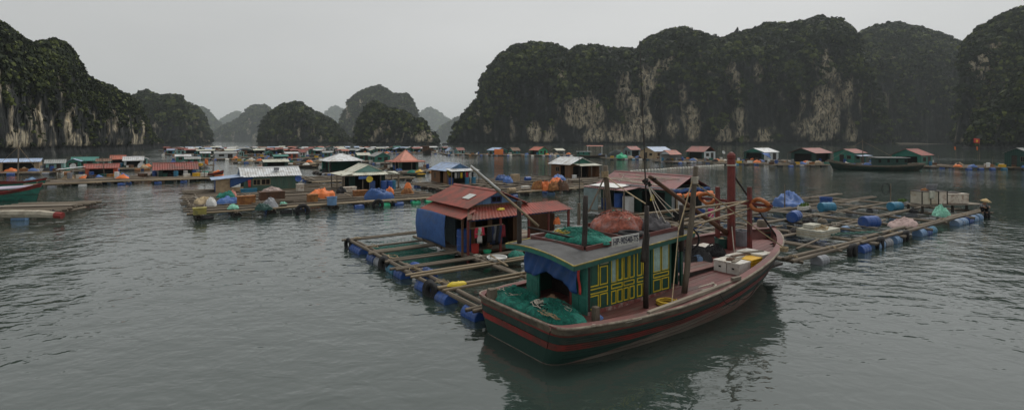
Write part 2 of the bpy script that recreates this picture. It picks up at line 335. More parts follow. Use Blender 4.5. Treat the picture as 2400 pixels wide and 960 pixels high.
# the islands across the bay
hill(sil(640, (300, 240), (330, 222), (345, 218), (365, 228), (390, 228), (418, 229), (430, 242), (438, 262), (441, 300), (446, 341)), 90, 53, 2.4, palebase=.02, vegb=.15, pale=((437, 275, 4, 30, .7),), clumps=5000, csize=2.6, label='karst hill behind the left shore')
hill(sil(820, (425, 262), (440, 250), (456, 253), (472, 272), (484, 298), (492, 320), (496, 341)), 80, 63, 2.4, palebase=.04, vegb=.15, clumps=2500, csize=3, label='small karst hill beside the left shore')
hill(sil(3000, (440, 268), (455, 252), (478, 255), (500, 275), (515, 292), (540, 325), (552, 337)), 210, 73, 2.6, vegb=.3, palebase=-.3, clumps=1800, csize=7.5, label='hazy karst hill in the gap at left')
hill(sil(4800, (490, 330), (515, 285), (535, 271), (557, 262), (572, 272), (600, 290), (650, 330)), 200, 83, 2.6, vegb=.3, palebase=-.3, clumps=1500, csize=10, label='hazy pointed karst hill at left')
hill(sil(2150, (488, 341), (500, 312), (535, 292), (560, 280), (577, 268), (584, 254), (602, 249), (622, 250), (634, 262), (648, 285), (672, 310), (690, 338)), 140, 93, 2.4, pale=((598, 325, 10, 14, .7),), vegb=.25, palebase=0, clumps=3500, csize=5.5, label='flat-topped hazy karst hill at left of centre')
hill(sil(690, (605, 341), (609, 322), (614, 305), (626, 280), (650, 258), (672, 250), (690, 245), (706, 246), (722, 262), (746, 270), (772, 284), (790, 300), (806, 318), (834, 341)), 100, 103, 2.2, vegb=.22, palebase=.03, clumps=7000, csize=2.8, label='rounded dark karst hill left of centre')
hill(sil(5100, (745, 330), (762, 272), (776, 255), (790, 252), (806, 262), (830, 330)), 200, 113, 2.8, vegb=.4, palebase=-.3, clumps=1000, csize=14, label='far hazy karst dome between two hills')
hill(sil(1450, (776, 340), (792, 318), (799, 282), (808, 258), (818, 240), (840, 220), (870, 208), (890, 203), (905, 210), (918, 223), (950, 222), (963, 234), (974, 258), (981, 290), (990, 340)), 130, 123, 2.2, pale=((815, 262, 6, 24, .5), (845, 240, 5, 14, .6)), vegb=.15, palebase=0, clumps=6000, csize=3.6, label='tall round-topped karst hill at centre')
hill(sil(570, (834, 343), (839, 300), (846, 280), (860, 258), (875, 241), (895, 250), (905, 259), (925, 262), (946, 266), (962, 276), (975, 292), (980, 285), (986, 280), (996, 298), (1012, 308), (1024, 330), (1034, 343)), 60, 133, 2.0, pale=((990, 318, 18, 18, .9), (1008, 310, 8, 20, .6), (870, 328, 12, 10, .4)), vegb=.18, palebase=.03, clumps=7000, csize=2.2, label='dark wooded karst hill in front of the tall one')
hill(sil(5000, (960, 330), (985, 268), (1005, 256), (1020, 262), (1048, 280), (1080, 330)), 200, 143, 2.8, vegb=.4, palebase=-.3, clumps=1000, csize=14, label='far hazy pointed karst hill at centre')
hill(sil(3000, (1005, 338), (1030, 305), (1050, 290), (1072, 278), (1100, 290), (1140, 330)), 120, 153, 2.6, vegb=.3, palebase=-.3, clumps=1500, csize=7.5, label='hazy karst hill in the gap beside the long cliff')
# beach behind the right-hand houses
bm = MB().grid(lambda u, v: (540+165*u+10*v, 706+30*v+6*math.sin(u*5), -.5+2.6*v**1.5*(.6+.4*math.sin(u*7+1))), 30, 5)
bm.build('beach', mat('beach_sand', (.17, .145, .11), .95, .2, .2, .1), kind='structure')
# ------------------------------------------------------------------ shared paints and stuffs
M_ = dict(
 wood=mat('weathered_wood', (.17, .14, .105), .85, .4, 3, .5, (.07, .055, .04), .4, (1, 1, .3)),
 plank=mat('grey_plank', (.21, .18, .14), .85, .35, 4, .4, (.08, .065, .05), .4, (.25, 1, 1)),
 bamboo=mat('bamboo_pole', (.26, .2, .125), .6, .3, 3, .3, (.1, .075, .045), .4),
 darkwood=mat('dark_wet_wood', (.035, .028, .024), .7, .4, 3, .5, rand=.2),
 redwood=mat('red_brown_paint', (.15, .055, .048), .6, .25, 4, .25, (.1, .08, .065), .35, (.5, 1, 1)),
 bitt=mat('red_lead_paint', (.16, .032, .026), .55, .25, 4, .2, (.05, .03, .025), .4),
 stripe=mat('red_stripe_paint', (.21, .024, .02), .5, .3, 3, .2, (.06, .03, .022), .6, (.4, 1, 1)),
 hgreen=mat('dark_green_hull_paint', (.012, .035, .028), .5, .3, 3, .2, (.06, .052, .04), .5, (.4, 1, 1)),
 hworn=mat('bare_hull_wood', (.12, .1, .07), .8, .4, 4, .4, (.035, .03, .025), .55, (.35, 1, 1.5)),
 cgreen=mat('cabin_green_paint', (.016, .075, .05), .5, .2, 3, .15, (.03, .045, .035), .3),
 teal=mat('teal_paint', (.03, .17, .13), .6, .25, 3, .25, (.07, .1, .08), .35),
 yellow=mat('yellow_paint', (.62, .47, .03), .5, .15, 5, .1, (.3, .22, .05), .25),
 felt=mat('grey_roof_felt', (.085, .085, .085), .8, .2, 3, .25, (.05, .048, .045), .4),
 white=mat('white_paint', (.62, .62, .6), .6, .1, 4, .1, (.3, .27, .22), .25),
 foam=mat('white_foam', (.68, .66, .6), .85, .12, 6, .3, (.3, .23, .14), .35),
 crate=mat('yellow_plastic', (.62, .36, .02), .45, .15, 3, 0),
 tarp=mat('blue_tarpaulin', (.022, .075, .23), .55, .25, 3, .3, (.05, .09, .17), .4),
 tarp2=mat('pale_blue_tarpaulin', (.07, .15, .38), .6, .2, 3, .3, (.12, .17, .3), .4),
 gnet=mat('green_net_nylon', (.015, .2, .145), .7, .55, 14, 1.0, (.01, .1, .08), .5, dscale=5),
 rnet=mat('red_net_nylon', (.34, .1, .065), .8, .5, 12, 1.0, (.3, .2, .19), .5, dscale=2.2),
 bnet=mat('black_net_nylon', (.018, .018, .02), .8, .5, 14, 1.0),
 rope=mat('tan_rope', (.36, .28, .17), .9, .35, 9, .3, (.2, .15, .09), .4),
 yrope=mat('yellow_rope', (.55, .38, .04), .8, .3, 9, .3),
 wrope=mat('pale_rope', (.5, .46, .38), .9, .2, 9, .2),
 rubber=mat('black_rubber', (.014, .014, .015), .8, .3, 5, .4, (.05, .045, .04), .2),
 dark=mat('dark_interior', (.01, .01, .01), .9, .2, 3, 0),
 curtain=mat('pale_green_curtain', (.3, .42, .38), .8, .2, 5, .2),
 oring=mat('orange_tube', (.36, .11, .03), .6, .2, 4, .2, (.15, .07, .03), .3),
 bluep=mat('blue_plastic', (.022, .075, .27), .4, .2, 3, .1, (.1, .13, .2), .35),
 paleb=mat('pale_blue_plastic', (.13, .23, .38), .45, .2, 3, .1, (.2, .22, .24), .35),
 cyanp=mat('cyan_plastic', (.03, .17, .28), .4, .2, 3, .1, (.1, .2, .26), .3),
 greyp=mat('grey_plastic', (.22, .23, .25), .5, .2, 3, .1, (.12, .12, .12), .3),
 greenp=mat('dark_green_plastic', (.015, .06, .05), .45, .2, 3, .1),
 brightg=mat('bright_green_plastic', (.03, .4, .2), .5, .15, 3, .1),
 orange=mat('orange_tarpaulin', (.72, .19, .05), .6, .15, 3, .3, (.5, .16, .06), .3),
 brown=mat('brown_wood', (.11, .055, .03), .7, .3, 3, .3, (.05, .03, .02), .4, (1, 1, .25)),
 redp=mat('red_plastic', (.5, .05, .04), .45, .15, 3, 0), pinkp=mat('pink_plastic', (.6, .06, .22), .45, .15, 3, 0),
 ink=mat('black_lettering', (.012, .012, .014), .6, .1, 4, 0, rand=0),
 rust=mat('rusty_iron', (.22, .09, .035), .85, .4, 4, .4, (.4, .2, .06), .5, dscale=3),
 rustw=mat('rust_stained_white', (.62, .56, .47), .6, .15, 4, .15, (.2, .075, .03), .45, dscale=3),
 fadedy=mat('faded_yellow_plastic', (.34, .29, .07), .6, .2, 4, .1, (.16, .15, .06), .45),
 tan=mat('tan_boards', (.36, .27, .17), .8, .25, 3, .2, (.18, .12, .07), .35),
)
def smoothx(x, xs, ys):
    x = min(max(x, xs[0]), xs[-1])
    for i in range(len(xs)-1):
        if x <= xs[i+1]:
            t = (x-xs[i])/(xs[i+1]-xs[i]); return ys[i]+(ys[i+1]-ys[i])*t
    return ys[-1]
# ------------------------------------------------------------------ the fishing boat
BO = W(12.2, 8.4); BR = TH+math.radians(2.5); bc, bs_ = math.cos(BR), math.sin(BR)
def B(s, t, z): return Vector((BO.x+bc*s-bs_*t, BO.y+bs_*s+bc*t, z))           # boat -> world
def BP(x, y, z):                                                             # photo pixel at height z -> boat
    p = P(x, y, z)-BO; return Vector((bc*p.x+bs_*p.y, -bs_*p.x+bc*p.y, z))
def BX(x, t):                                                                # photo column and offset t -> s
    k = (x-1200)/FPX; return (k*(BO.y+bc*t)-BO.x+bs_*t)/(bc-k*bs_)
def BZ(s, t, y): return EYE-(y-YH)/FPX*B(s, t, 0).y                          # height seen at photo row y
def BXY(x, y, t): s = BX(x, t); return Vector((s, t, BZ(s, t, y)))
SX = [0, .03, .1, .25, .5, .9, 1.4, 2.4, 3.5, 5, 6.5, 8, 9.3, 10.4, 11.4, 12.3, 13.1, 13.8, 14.35, 14.8, 15.1]
SB = [1.6, 1.78, 1.92, 2.03, 2.1, 2.17, 2.28, 2.42, 2.54, 2.64, 2.66, 2.6, 2.45, 2.26, 2.02, 1.74, 1.42, 1.06, .72, .38, .1]
def hB(s): return smoothx(s, SX, SB)
def hZ(s): return smoothx(s, [0, 1, 2.5, 4.5, 6.5, 8, 10, 12, 13.5, 15.1], [1.08, 1.03, .99, 1.0, 1.12, 1.28, 1.45, 1.62, 1.74, 1.88])
def hK(s): return smoothx(s, [0, .8, 3, 9, 11, 12.3, 13.2, 14, 14.6, 15.1], [-.3, -.55, -.7, -.7, -.6, -.35, .05, .5, .9, 1.25])
def hP(s): return smoothx(s, [0, 3, 8, 10, 12, 13.5, 15.1], [.17, .2, .22, .3, .45, .6, .75])
def hW(s, z):
    k = hK(s); q = max(0, min(1, (z-k)/(hZ(s)-k))); return hB(s)*q**hP(s)
def deckz(s): return hZ(s)-smoothx(s, [0, 6.2, 7, 9, 15], [.13, .13, .2, .33, .4])
boat = thing('fishing_boat', 'green and red wooden fishing boat with yellow-trimmed cabin, nearest the camera', 'fishing boat', BO, BR)
SS = sorted(set([round(x, 3) for x in SX]+[i*.5 for i in range(1, 30)]))
def band(name, d0, d1, m, proud=0., lower=False, nrow=2):
    mb = MB()
    for side in (-1, 1):
        vs = []
        for s in SS:
            z0 = hZ(s)-d0; z1 = (hK(s)+.01) if lower else hZ(s)-d1
            for r in range(nrow+1):
                z = z0+(z1-z0)*r/nrow; vs.append((s, side*(hW(s, z)+proud), z))
        w = nrow+1; n = len(SS); f = []
        for i in range(n-1):
            for r in range(nrow):
                q = (i*w+r, i*w+r+1, (i+1)*w+r+1, (i+1)*w+r); f.append(q if side < 0 else q[::-1])
        mb.add(vs, f)
        if side < 0: left = vs[:w]
        else:
            k = len(mb.v); vv = [(p[0]-proud, p[1], p[2]) for p in left+vs[:w]]
            mb.add(vv, [(r, w+r, w+r+1, r+1) for r in range(nrow)])
    return mb.build(name, m, boat, smooth=True)
band('rubbing_strake', .02, .17, M_['hworn'], .03)
band('red_strake', .17, .225, M_['stripe'], .018)
band('green_strake', .225, .44, M_['hgreen'], .004)
band('red_strake', .44, .62, M_['stripe'], .022)
# the bottom: green above the boot line, bare pink-grey primer below it
def boot_material():
    m = mat('bottom_paint', (.15, .125, .1), .65, .35, 2.5, .25, (.2, .06, .045), .35, (.3, 1, 1)); n = m.node_tree.nodes; l = m.node_tree.links
    b = n['Principled BSDF']; src = b.inputs['Base Color'].links[0].from_socket
    tc = n.new('ShaderNodeTexCoord'); sp = n.new('ShaderNodeSeparateXYZ'); l.new(tc.outputs['Object'], sp.inputs[0])
    rr = n.new('ShaderNodeValToRGB'); e = rr.color_ramp.elements; e[0].position = 0; e[0].color = (.02,)*3+(1,); e[1].position = 1; e[1].color = (.46,)*3+(1,)
    for p_, c_ in ((.03, .02), (.34, .44), (.7, .5)): q = e.new(p_); q.color = (c_,)*3+(1,)
    mr = n.new('ShaderNodeMath'); mr.operation = 'DIVIDE'; mr.inputs[1].default_value = 15; l.new(sp.outputs[0], mr.inputs[0]); l.new(mr.outputs[0], rr.inputs[0])
    gt = n.new('ShaderNodeMath'); gt.operation = 'GREATER_THAN'; l.new(sp.outputs[2], gt.inputs[0]); l.new(rr.outputs[0], gt.inputs[1])
    mx = n.new('ShaderNodeMix'); mx.data_type = 'RGBA'; l.new(gt.outputs[0], mx.inputs[0]); l.new(src, mx.inputs[6]); mx.inputs[7].default_value = (.011, .04, .03, 1)
    l.new(mx.outputs[2], b.inputs['Base Color']); return m
band('bottom', .62, 0, boot_material(), 0, True, 8)
seam = MB()                                  # caulked seams between the hull planks
for d in (.3, .37, .5, .56, .74, .88):
    for sg in (-1, 1): seam.tube([(s, sg*(hW(s, hZ(s)-d)+(.024 if .44 < d < .62 else .005)), hZ(s)-d) for s in SS if .1 < s < 14.2], .006, 3)
seam.build('plank_seam', M_['dark'], boat)
# rail cap all round
def capring(off): return [(s, -(hB(s)+off), hZ(s)) for s in SS[::-1]]+[(s, hB(s)+off, hZ(s)) for s in SS]
def sweepcap(name, m, inner, outer, z0, z1, smin=0):
    mb = MB(); path = [(s, -1) for s in SS[::-1] if s >= smin]+[(s, 1) for s in SS if s >= smin]
    vs = []
    for s, sd_ in path:
        w = hB(s); i_ = max(0.02, w-inner); ss = s-(inner*.9 if s > 14.9 else 0)
        dx = -.05 if s < .05 else 0
        vs += [(ss, sd_*i_, hZ(s)+z0), (s+dx, sd_*(w+outer), hZ(s)+z0), (s+dx, sd_*(w+outer), hZ(s)+z1), (ss, sd_*i_, hZ(s)+z1)]
    n = len(path); f = []
    for i in range(n-1):
        for k in range(4): f.append((i*4+k, i*4+(k+1) % 4, (i+1)*4+(k+1) % 4, (i+1)*4+k))
    f += [(0, 1, 2, 3), ((n-1)*4+3, (n-1)*4+2, (n-1)*4+1, (n-1)*4)]
    mb.add(vs, f); return mb.build(name, m, boat)
# path runs bow -> stern on starboard then stern -> bow on port, so the stern closes itself
sweepcap('rail_cap', M_['redwood'], .24, .02, .0, .045)
mbr = MB()
for sd_ in (-1, 1): mbr.tube([(s, sd_*(hB(s)+.03), hZ(s)+.02) for s in SS if s < 15], .035, 6)
mbr.tube([(-.02, -hB(0)-.02, hZ(0)+.02), (-.06, -.5, hZ(0)+.02), (-.06, .5, hZ(0)+.02), (-.02, hB(0)+.02, hZ(0)+.02)], .035, 6)
mbr.build('rail_edge', mat('worn_pale_wood', (.3, .26, .2), .8, .35, 5, .4, (.12, .08, .06), .45), boat)
MB().tube([(15.02, 0, 1.25), (15.14, 0, 1.6), (15.22, 0, 1.98)], [.09, .1, .11], 6).build('stem_post', M_['redwood'], boat)
# bulwark lining
mb = MB()
for sd_ in (-1, 1):
    vs = []; S2 = [s for s in SS if 6 <= s <= 14.8]
    for s in S2: vs += [(s, sd_*(hW(s, hZ(s))-.1), hZ(s)+.002), (s, sd_*(hW(s, deckz(s))-.12), deckz(s)-.02)]
    mb.add(vs, [(2*i, 2*i+1, 2*i+3, 2*i+2) for i in range(len(S2)-1)])
mb.build('bulwark_lining', M_['redwood'], boat)
# deck planks, one by one
pw = .24
for k in range(-11, 11):
    y0 = k*pw; y1 = y0+pw-.012; S2 = [s for s in SS if min(hW(s, deckz(s))-.03 for _ in (0,)) > max(abs(y0), abs(y1))]
    if len(S2) < 2: continue
    mb = MB(); vs = []; dz = RND.uniform(-.004, .004)
    for s in S2: vs += [(s, y0, deckz(s)-.03), (s, y1, deckz(s)-.03), (s, y1, deckz(s)+dz), (s, y0, deckz(s)+dz)]
    n = len(S2); f = [(i*4+q, i*4+(q+1) % 4, i*4+4+(q+1) % 4, i*4+4+q) for i in range(n-1) for q in range(4)]+[(3, 2, 1, 0), (n*4-4, n*4-3, n*4-2, n*4-1)]
    mb.add(vs, f); mb.build('deck_plank', M_['redwood'], boat)
MB().b2(.3, 14.2, -.9, .9, .5, .6).build('keelson', M_['darkwood'], boat)
# hatch platform forward of the cabin
hatch = MB().b2(6.7, 9.3, -.75, 1.5, .95, 1.16).build('hatch_coaming', M_['darkwood'], boat)
for k in range(9):
    y = -.78+k*.256; MB().b2(6.62, 9.38, y, y+.244, 1.165, 1.195+RND.uniform(-.004, .004)).build('hatch_board', mat('faded_hatch_paint', (.17, .085, .072), .75, .3, 4, .3, (.16, .13, .11), .4, (.3, 1, 1)), hatch)
# ---- cabin
CS0, CS1, CT0, CT1, CZ0 = 1.8, 6.45, -1.17, 1.62, .86
def roofz(s, t): u = (t-.28)/1.58; return 2.46+.055*(s-1.2)+.13*(1-u*u)+.035*(t+1.3)
mb = MB().grid(lambda u, v: (1.12+5.75*u, -1.32+3.2*v, roofz(1.12+5.75*u, -1.32+3.2*v)), 8, 12, .05)
roof = mb.build('cabin_roof', M_['felt'], boat)
def edge_strip(name, m, path, h, w, dz): 
    mb = MB(); 
    for p, q in zip(path[:-1], path[1:]): mb.bar((p[0], p[1], p[2]+dz), (q[0], q[1], q[2]+dz), w, h)
    return mb.build(name, m, roof)
aft = [(1.1, -1.34+3.24*i/10, roofz(1.12, -1.32+3.2*i/10)) for i in range(11)]
stb = [(1.1+5.79*i/6, -1.34, roofz(1.12+5.75*i/6, -1.32)) for i in range(7)]
prt = [(1.1+5.79*i/6, 1.9, roofz(1.12+5.75*i/6, 1.88)) for i in range(7)]
fwd = [(6.89, -1.34+3.24*i/10, roofz(6.87, -1.32+3.2*i/10)) for i in range(11)]
for pth in (aft, stb, prt, fwd):
    edge_strip('fascia', M_['teal'] if pth is aft else mat('fascia_green', (.022, .1, .075), .6, .25, 3, .2, (.04, .05, .04), .4), pth, .13, .035, -.075)
    edge_strip('fascia_trim', mat('aged_yellow_trim', (.3, .23, .04), .6, .4, 5, .2, (.08, .07, .05), .5), pth, .028, .05, .005)
# starboard wall: corner posts, sill and four panelled doors
def wz(s): return roofz(s, CT0)-.06
cab = MB()
sill = MB().b2(CS0, CS1, CT0-.03, CT0+.05, CZ0-.02, CZ0+.12).build('cabin_sill', mat('flaking_red_sill', (.2, .06, .05), .75, .3, 5, .3, (.42, .37, .32), .5, dscale=4), boat)
for s in (CS0+.05, 2.73, 3.93, 4.6, 4.74, 5.72, 6.38): MB().b2(s-.05, s+.05, CT0-.02, CT0+.06, CZ0+.1, wz(s)).build('wall_post', M_['cgreen'] if s > 2 else M_['darkwood'], boat)
def rect(p, x0, x1, z0, z1, bw=.032, skip='', mname='yellow', rnd=False):
    y0, y1 = CT0-.022, CT0-.004; mb = MB()
    if 'l' not in skip: mb.b2(x0, x0+bw, y0, y1, z0, z1)
    if 'r' not in skip: mb.b2(x1-bw, x1, y0, y1, z0, z1)
    if 'b' not in skip: mb.b2(x0+(0 if 'l' in skip else bw), x1-bw, y0, y1, z0, z0+bw)
    if 't' not in skip: mb.b2(x0+(0 if 'l' in skip else bw), x1-bw, y0, y1, z1-bw, z1)
    mb.build('panel_trim', M_[mname], p)
    MB().b2(x0+bw+.03, x1-bw-.03, CT0-.012, CT0-.003, z0+bw+.03, z1-bw-.03).build('raised_panel', M_['cgreen'], p)
def pane(p, x0, x1, z0, z1):
    MB().grid(lambda u, v: (x0+.02+(x1-x0-.04)*u, CT0-.01+.008*math.sin(u*26), z0+(z1-z0)*v), 16, 2, .004).build('curtain', M_['curtain'], p)
    mb = MB(); y0, y1 = CT0-.026, CT0-.012
    for a in (x0, x1-.02): mb.b2(a, a+.02, y0, y1, z0, z1)
    for a in (z0, z1-.02): mb.b2(x0+.02, x1-.02, y0, y1, a, a+.02)
    mb.build('window_frame', M_['yellow'], p)
DZ = CZ0+.16
for (d0, d1, kind) in ((1.9, 2.68, 'A'), (2.78, 3.34, 'B'), (3.34, 3.9, 'C'), (3.98, 4.55, 'C'), (4.79, 5.67, 'D')):
    top = wz((d0+d1)/2)-.03
    door = MB().b2(d0, d1, CT0-.003, CT0+.035, CZ0+.12, top).build('side_door', M_['cgreen'], boat)
    m = (d0+d1)/2; g = .025; zl, zm, zt = DZ+.42, DZ+.6, top-.06
    if kind in 'A':
        rect(door, d0+g, m-g, DZ, DZ+.4, skip='l'); rect(door, m+g, d1-g, DZ+.02, DZ+.4, skip='b')
        rect(door, d0+g, d1-g, zl+.02, zm, skip='l'); rect(door, d0+g, m-g, zm+.06, zt, skip='lt'); rect(door, m+g, d1-g, zm+.06, zt-.16)
    else:
        rect(door, d0+g, m-g, DZ, DZ+.4); rect(door, m+g, d1-g, DZ, DZ+.4); rect(door, d0+g, d1-g, zl+.03, zm)
        if kind == 'B': pane(door, d0+.02, m-g, zm+.05, zt); rect(door, m+g, d1-g, zm+.06, zt)
        elif kind == 'D': pane(door, d0+g, m-g, zm+.05, zt); pane(door, m+g, d1-g, zm+.05, zt)
        else: rect(door, d0+g, m-g, zm+.06, zt); rect(door, m+g, d1-g, zm+.06, zt)
def text_mesh(txt, size, m, depth=.004):
    cu = bpy.data.curves.new('lettering', 'FONT'); cu.body = txt; cu.size = size; cu.extrude = depth; cu.align_x = 'CENTER'; cu.align_y = 'CENTER'; cu.offset = size*.012
    o = bpy.data.objects.new('tmp_text', cu); COL.objects.link(o); dg = bpy.context.evaluated_depsgraph_get(); dg.update()
    me = bpy.data.meshes.new_from_object(o.evaluated_get(dg)); bpy.data.objects.remove(o); me.materials.clear(); me.materials.append(m); return me
pl = MB().b2(2.31, 2.66, CT0-.04, CT0-.026, wz(2.5)-.2, wz(2.5)-.06).build('registration_plate', mat('dirty_cream_plate', (.4, .36, .2), .6, .2, 4, .1), boat)
obj('lettering', text_mesh('P-9054', .115, M_['ink']), pl, (2.485, CT0-.044, wz(2.5)-.13), (math.pi/2, 0, 0), (.95, 1, 1))
# port wall, front wall, aft wall
MB().b2(CS0, CS1, CT1-.03, CT1+.03, CZ0-.02, 2.56).build('cabin_wall', M_['cgreen'], boat)
mb = MB().b2(CS1-.04, CS1+.02, CT0+.2, .2, CZ0-.02, 2.6); mb.b2(CS1-.04, CS1+.02, .9, CT1-.03, CZ0-.02, 2.6); mb.build('cabin_wall', M_['cgreen'], boat)
for y0, y1, zz in ((CT0-.02, CT0+.62, 2.47), (CT1-.62, CT1+.03, 2.55)):      # teal boards either side of the aft doorway
    w = MB().b2(CS0-.03, CS0+.03, y0, y1, CZ0-.02, zz).build('aft_wall_panel', M_['teal'], boat)
    mb = MB()
    for a, b_, c, d in ((y0+.05, y1-.05, 1.42, 1.62), (y0+.05, (y0+y1)/2-.02, .95, 1.36), ((y0+y1)/2+.02, y1-.05, .95, 1.36)): mb.b2(CS0-.045, CS0-.029, a, b_, c, d)
    mb.build('raised_panel', M_['teal'], w)
MB().b2(CS0-.03, CS0+.03, CT0+.62, CT1-.62, 2.05, 2.5).build('door_lintel', M_['teal'], boat)
MB().b2(CS0-.04, CS0+.05, CT0+.625, CT0+.71, CZ0, 2.05).build('door_jamb', M_['bitt'], boat)
MB().b2(CS0+.9, CS0+.95, CT0+.3, CT1-.2, CZ0, 2.4).build('inner_partition', M_['darkwood'], boat)
def aft_tarp(u, v):
    t = CT1+.02-2.5*u; drop = .86+.1*math.sin(u*7+.5)-.14*math.exp(-((u-.42)/.16)**2)+.16*max(0, u-.7)
    return (CS0-.07-.05*math.sin(u*19+v*3)*v-.05*v+.02*math.sin(u*43+v*9), t, 2.53-.09*u-drop*v)
MB().grid(aft_tarp, 44, 12, .006).build('door_tarpaulin', M_['tarp'], boat, smooth=True)
MB().grid(lambda u, v: (CS0-.12-.02*math.sin(v*6), CT0+.26+.02*math.sin(v*5)-.1*u, 2.25-.78*v), 3, 8, .006).build('red_cloth', M_['redp'], boat, smooth=True)
# tray boards on the roof
def rboard(p, q, h=.13, w=.04, m='redwood', n='roof_board'):
    p, q = Vector(p), Vector(q); p.z = roofz(p.x, p.y)+h/2; q.z = roofz(q.x, q.y)+h/2; MB().bar(p, q, w, h).build(n, M_[m], boat)
rboard((2.05, 1.75, 0), (2.2, -.62, 0)); rboard((2.24, -.68, 0), (6.55, -.88, 0)); rboard((3.95, 1.7, 0), (4.0, -.7, 0), .16); rboard((6.5, 1.7, 0), (6.5, -.84, 0)); rboard((2.1, 1.72, 0), (6.5, 1.7, 0))
rboard((3.0, 1.55, 0), (3.9, 1.1, 0), .22, .03, 'white')
# registration board
q0, q1 = BXY(1434, 568, -1.16), BXY(1497, 557, -1.16); nbl = (q1-q0).length
nb = MB().b2(-nbl/2, nbl/2, -.015, .015, -.15, .15).build('number_board', mat('number_board_white', (.55, .55, .52), .6, .1, 4, .1, (.3, .28, .24), .3), boat, (q0+q1)/2, (0, -math.atan2(q1.z-q0.z, q1.x-q0.x), 0))
nlm = text_mesh('HP-90540-TS', .27, mat('dark_blue_lettering', (.02, .022, .05), .6, .1, 4, 0, rand=0), .003)
nl = obj('lettering', nlm, nb, (0, -.019, -.004), (math.pi/2, 0, 0), (nbl*.93/max(v.co.x for v in nlm.vertices)/2, 1, 1))
# ---- posts, masts and spars (all stepped in the boat)
def spar(name, m, p, q, r0, r1, n=8, bend=0):
    p, q = Vector(p), Vector(q); pts = [p.lerp(q, i/5)+Vector((RND.uniform(-1, 1)*bend, RND.uniform(-1, 1)*bend, 0)) for i in range(6)]
    return MB().tube(pts, [r0+(r1-r0)*i/5 for i in range(6)], n).build(name, M_[m], boat, smooth=True)
def up(name, m, x, ytop, s, t, z0, r0, r1, xt=None, n=8, bend=.006):
    top = BXY(xt if xt else x, ytop, t); return spar(name, m, (s, t, z0), top, r0, r1, n, bend)
up('roof_post', 'darkwood', 1373, 458, 2.3, -.54, 2.5, .085, .08)
sp_ = BX(1217, 1.5); up('roof_post', 'darkwood', 1217, 470, sp_, 1.5, 2.5, .08, .075)
up('side_post', 'darkwood', 1516, 482, 3.76, -1.72, deckz(3.76), .085, .07)
up('side_post', 'darkwood', 1516, 545, 3.74, -1.66, 2.25, .11, .1)
spm = BP(1605, 685, deckz(5.8)); up('mast_pole', 'wood', 1605, 390, spm.x, spm.y, deckz(5.8)-.02, .1, .085, 1631, 8, .015)
up('mast_pole', 'wood', 1432, 388, BX(1432, 1.75), 1.75, 2.4, .1, .1, 1418, 8, .012)
up('roof_post', 'wood', 1357, 476, BX(1357, 1.78), 1.78, 2.5, .06, .06)
up('roof_post', 'redwood', 1424, 452, BX(1424, 1.9), 1.9, 2.3, .06, .055)
up('roof_post', 'darkwood', 1597, 480, BX(1597, -1.25), -1.25, 2.2, .085, .08)
sa = BX(1516, -1.72); a0 = BXY(1516, 500, -1.72); spar('antenna_pole', 'darkwood', a0, BXY(1499, 95, -1.72), .026, .008, 6, .004)
spar('fishing_rod', 'darkwood', BXY(1358, 500, 1.85), BXY(1357, 330, 1.85), .022, .008, 5, .004)
spar('long_pole', 'bamboo', BXY(1262, 530, .9), BXY(1103, 391, 1.9), .045, .03, 6, .01)
spar('long_pole', 'white', BXY(1172, 447, 1.42), BXY(1103, 388, 1.85), .04, .03, 6, .004)
spar('long_pole', 'darkwood', BXY(1236, 532, 1.2), BXY(1420, 575, -.5), .04, .03, 6, .01)
# towing bitt, windlass frame and its spars
WS = 12.0; zd = deckz(WS)
bt = .28; bsx = BX(1714, bt); ztop = BZ(bsx, bt, 356)
bit = MB().lathe([(.17, zd-.02), (.17, ztop-.36), (.15, ztop-.34), (.15, ztop-.3), (.18, ztop-.28), (.18, ztop-.14), (.1, ztop-.03), (.03, ztop)], 10, Matrix.Translation((bsx, bt, 0))).build('towing_bitt', M_['bitt'], boat, smooth=False)
zb = BZ(bsx, bt, 388); MB().tube([(bsx+.185*math.cos(a*.5), bt+.185*math.sin(a*.5), zb+.012*a/12) for a in range(38)], .018, 5).build('rope_lashing', M_['wrope'], bit)
for x, t in ((1757, -.52), (1682, 1.05)):
    s = BX(x, t); zt = BZ(s, t, 438); MB().b2(s-.075, s+.075, t-.075, t+.075, deckz(s)-.02, zt).build('windlass_post', M_['bitt'], boat)
cb = (BXY(1634, 472, 2.0), BXY(1828, 472, -1.55)); zc = (cb[0].z+cb[1].z)/2
p0 = Vector((BX(1634, 1.95), 1.95, zc)); p1 = Vector((BX(1828, -1.6), -1.6, zc))
pA, pB = Vector((BX(1682, 1.05), 1.05, zc)), Vector((BX(1757, -.52), -.52, zc)); dd = (pB-pA).normalized()
cross = MB().bar(pA-dd*.95, pB+dd*1.0, .1, .12).build('windlass_beam', M_['bitt'], boat)
for k, f in enumerate((-.35, .05, .93, 1.3)):       # orange hoses bent over the beam
    c = pA.lerp(pB, f); R_ = .3; MB().tube([(c+dd*R_*1.3*math.cos(a)+Vector((.1*math.sin(a*2+k), 0, R_*math.sin(a)*.75))) for a in [math.pi*2*i/22 for i in range(23)]], .085, 8).build('hose_ring', M_['oring'], cross, smooth=True) if k in (0, 3) else None
spar('brace', 'darkwood', BXY(1720, 412, bt), BP(1820, 553, 1.74), .045, .04)
spar('derrick_boom', 'brown', BXY(1712, 552, .5), BXY(1522, 414, -.1), .12, .075, 8, .01)
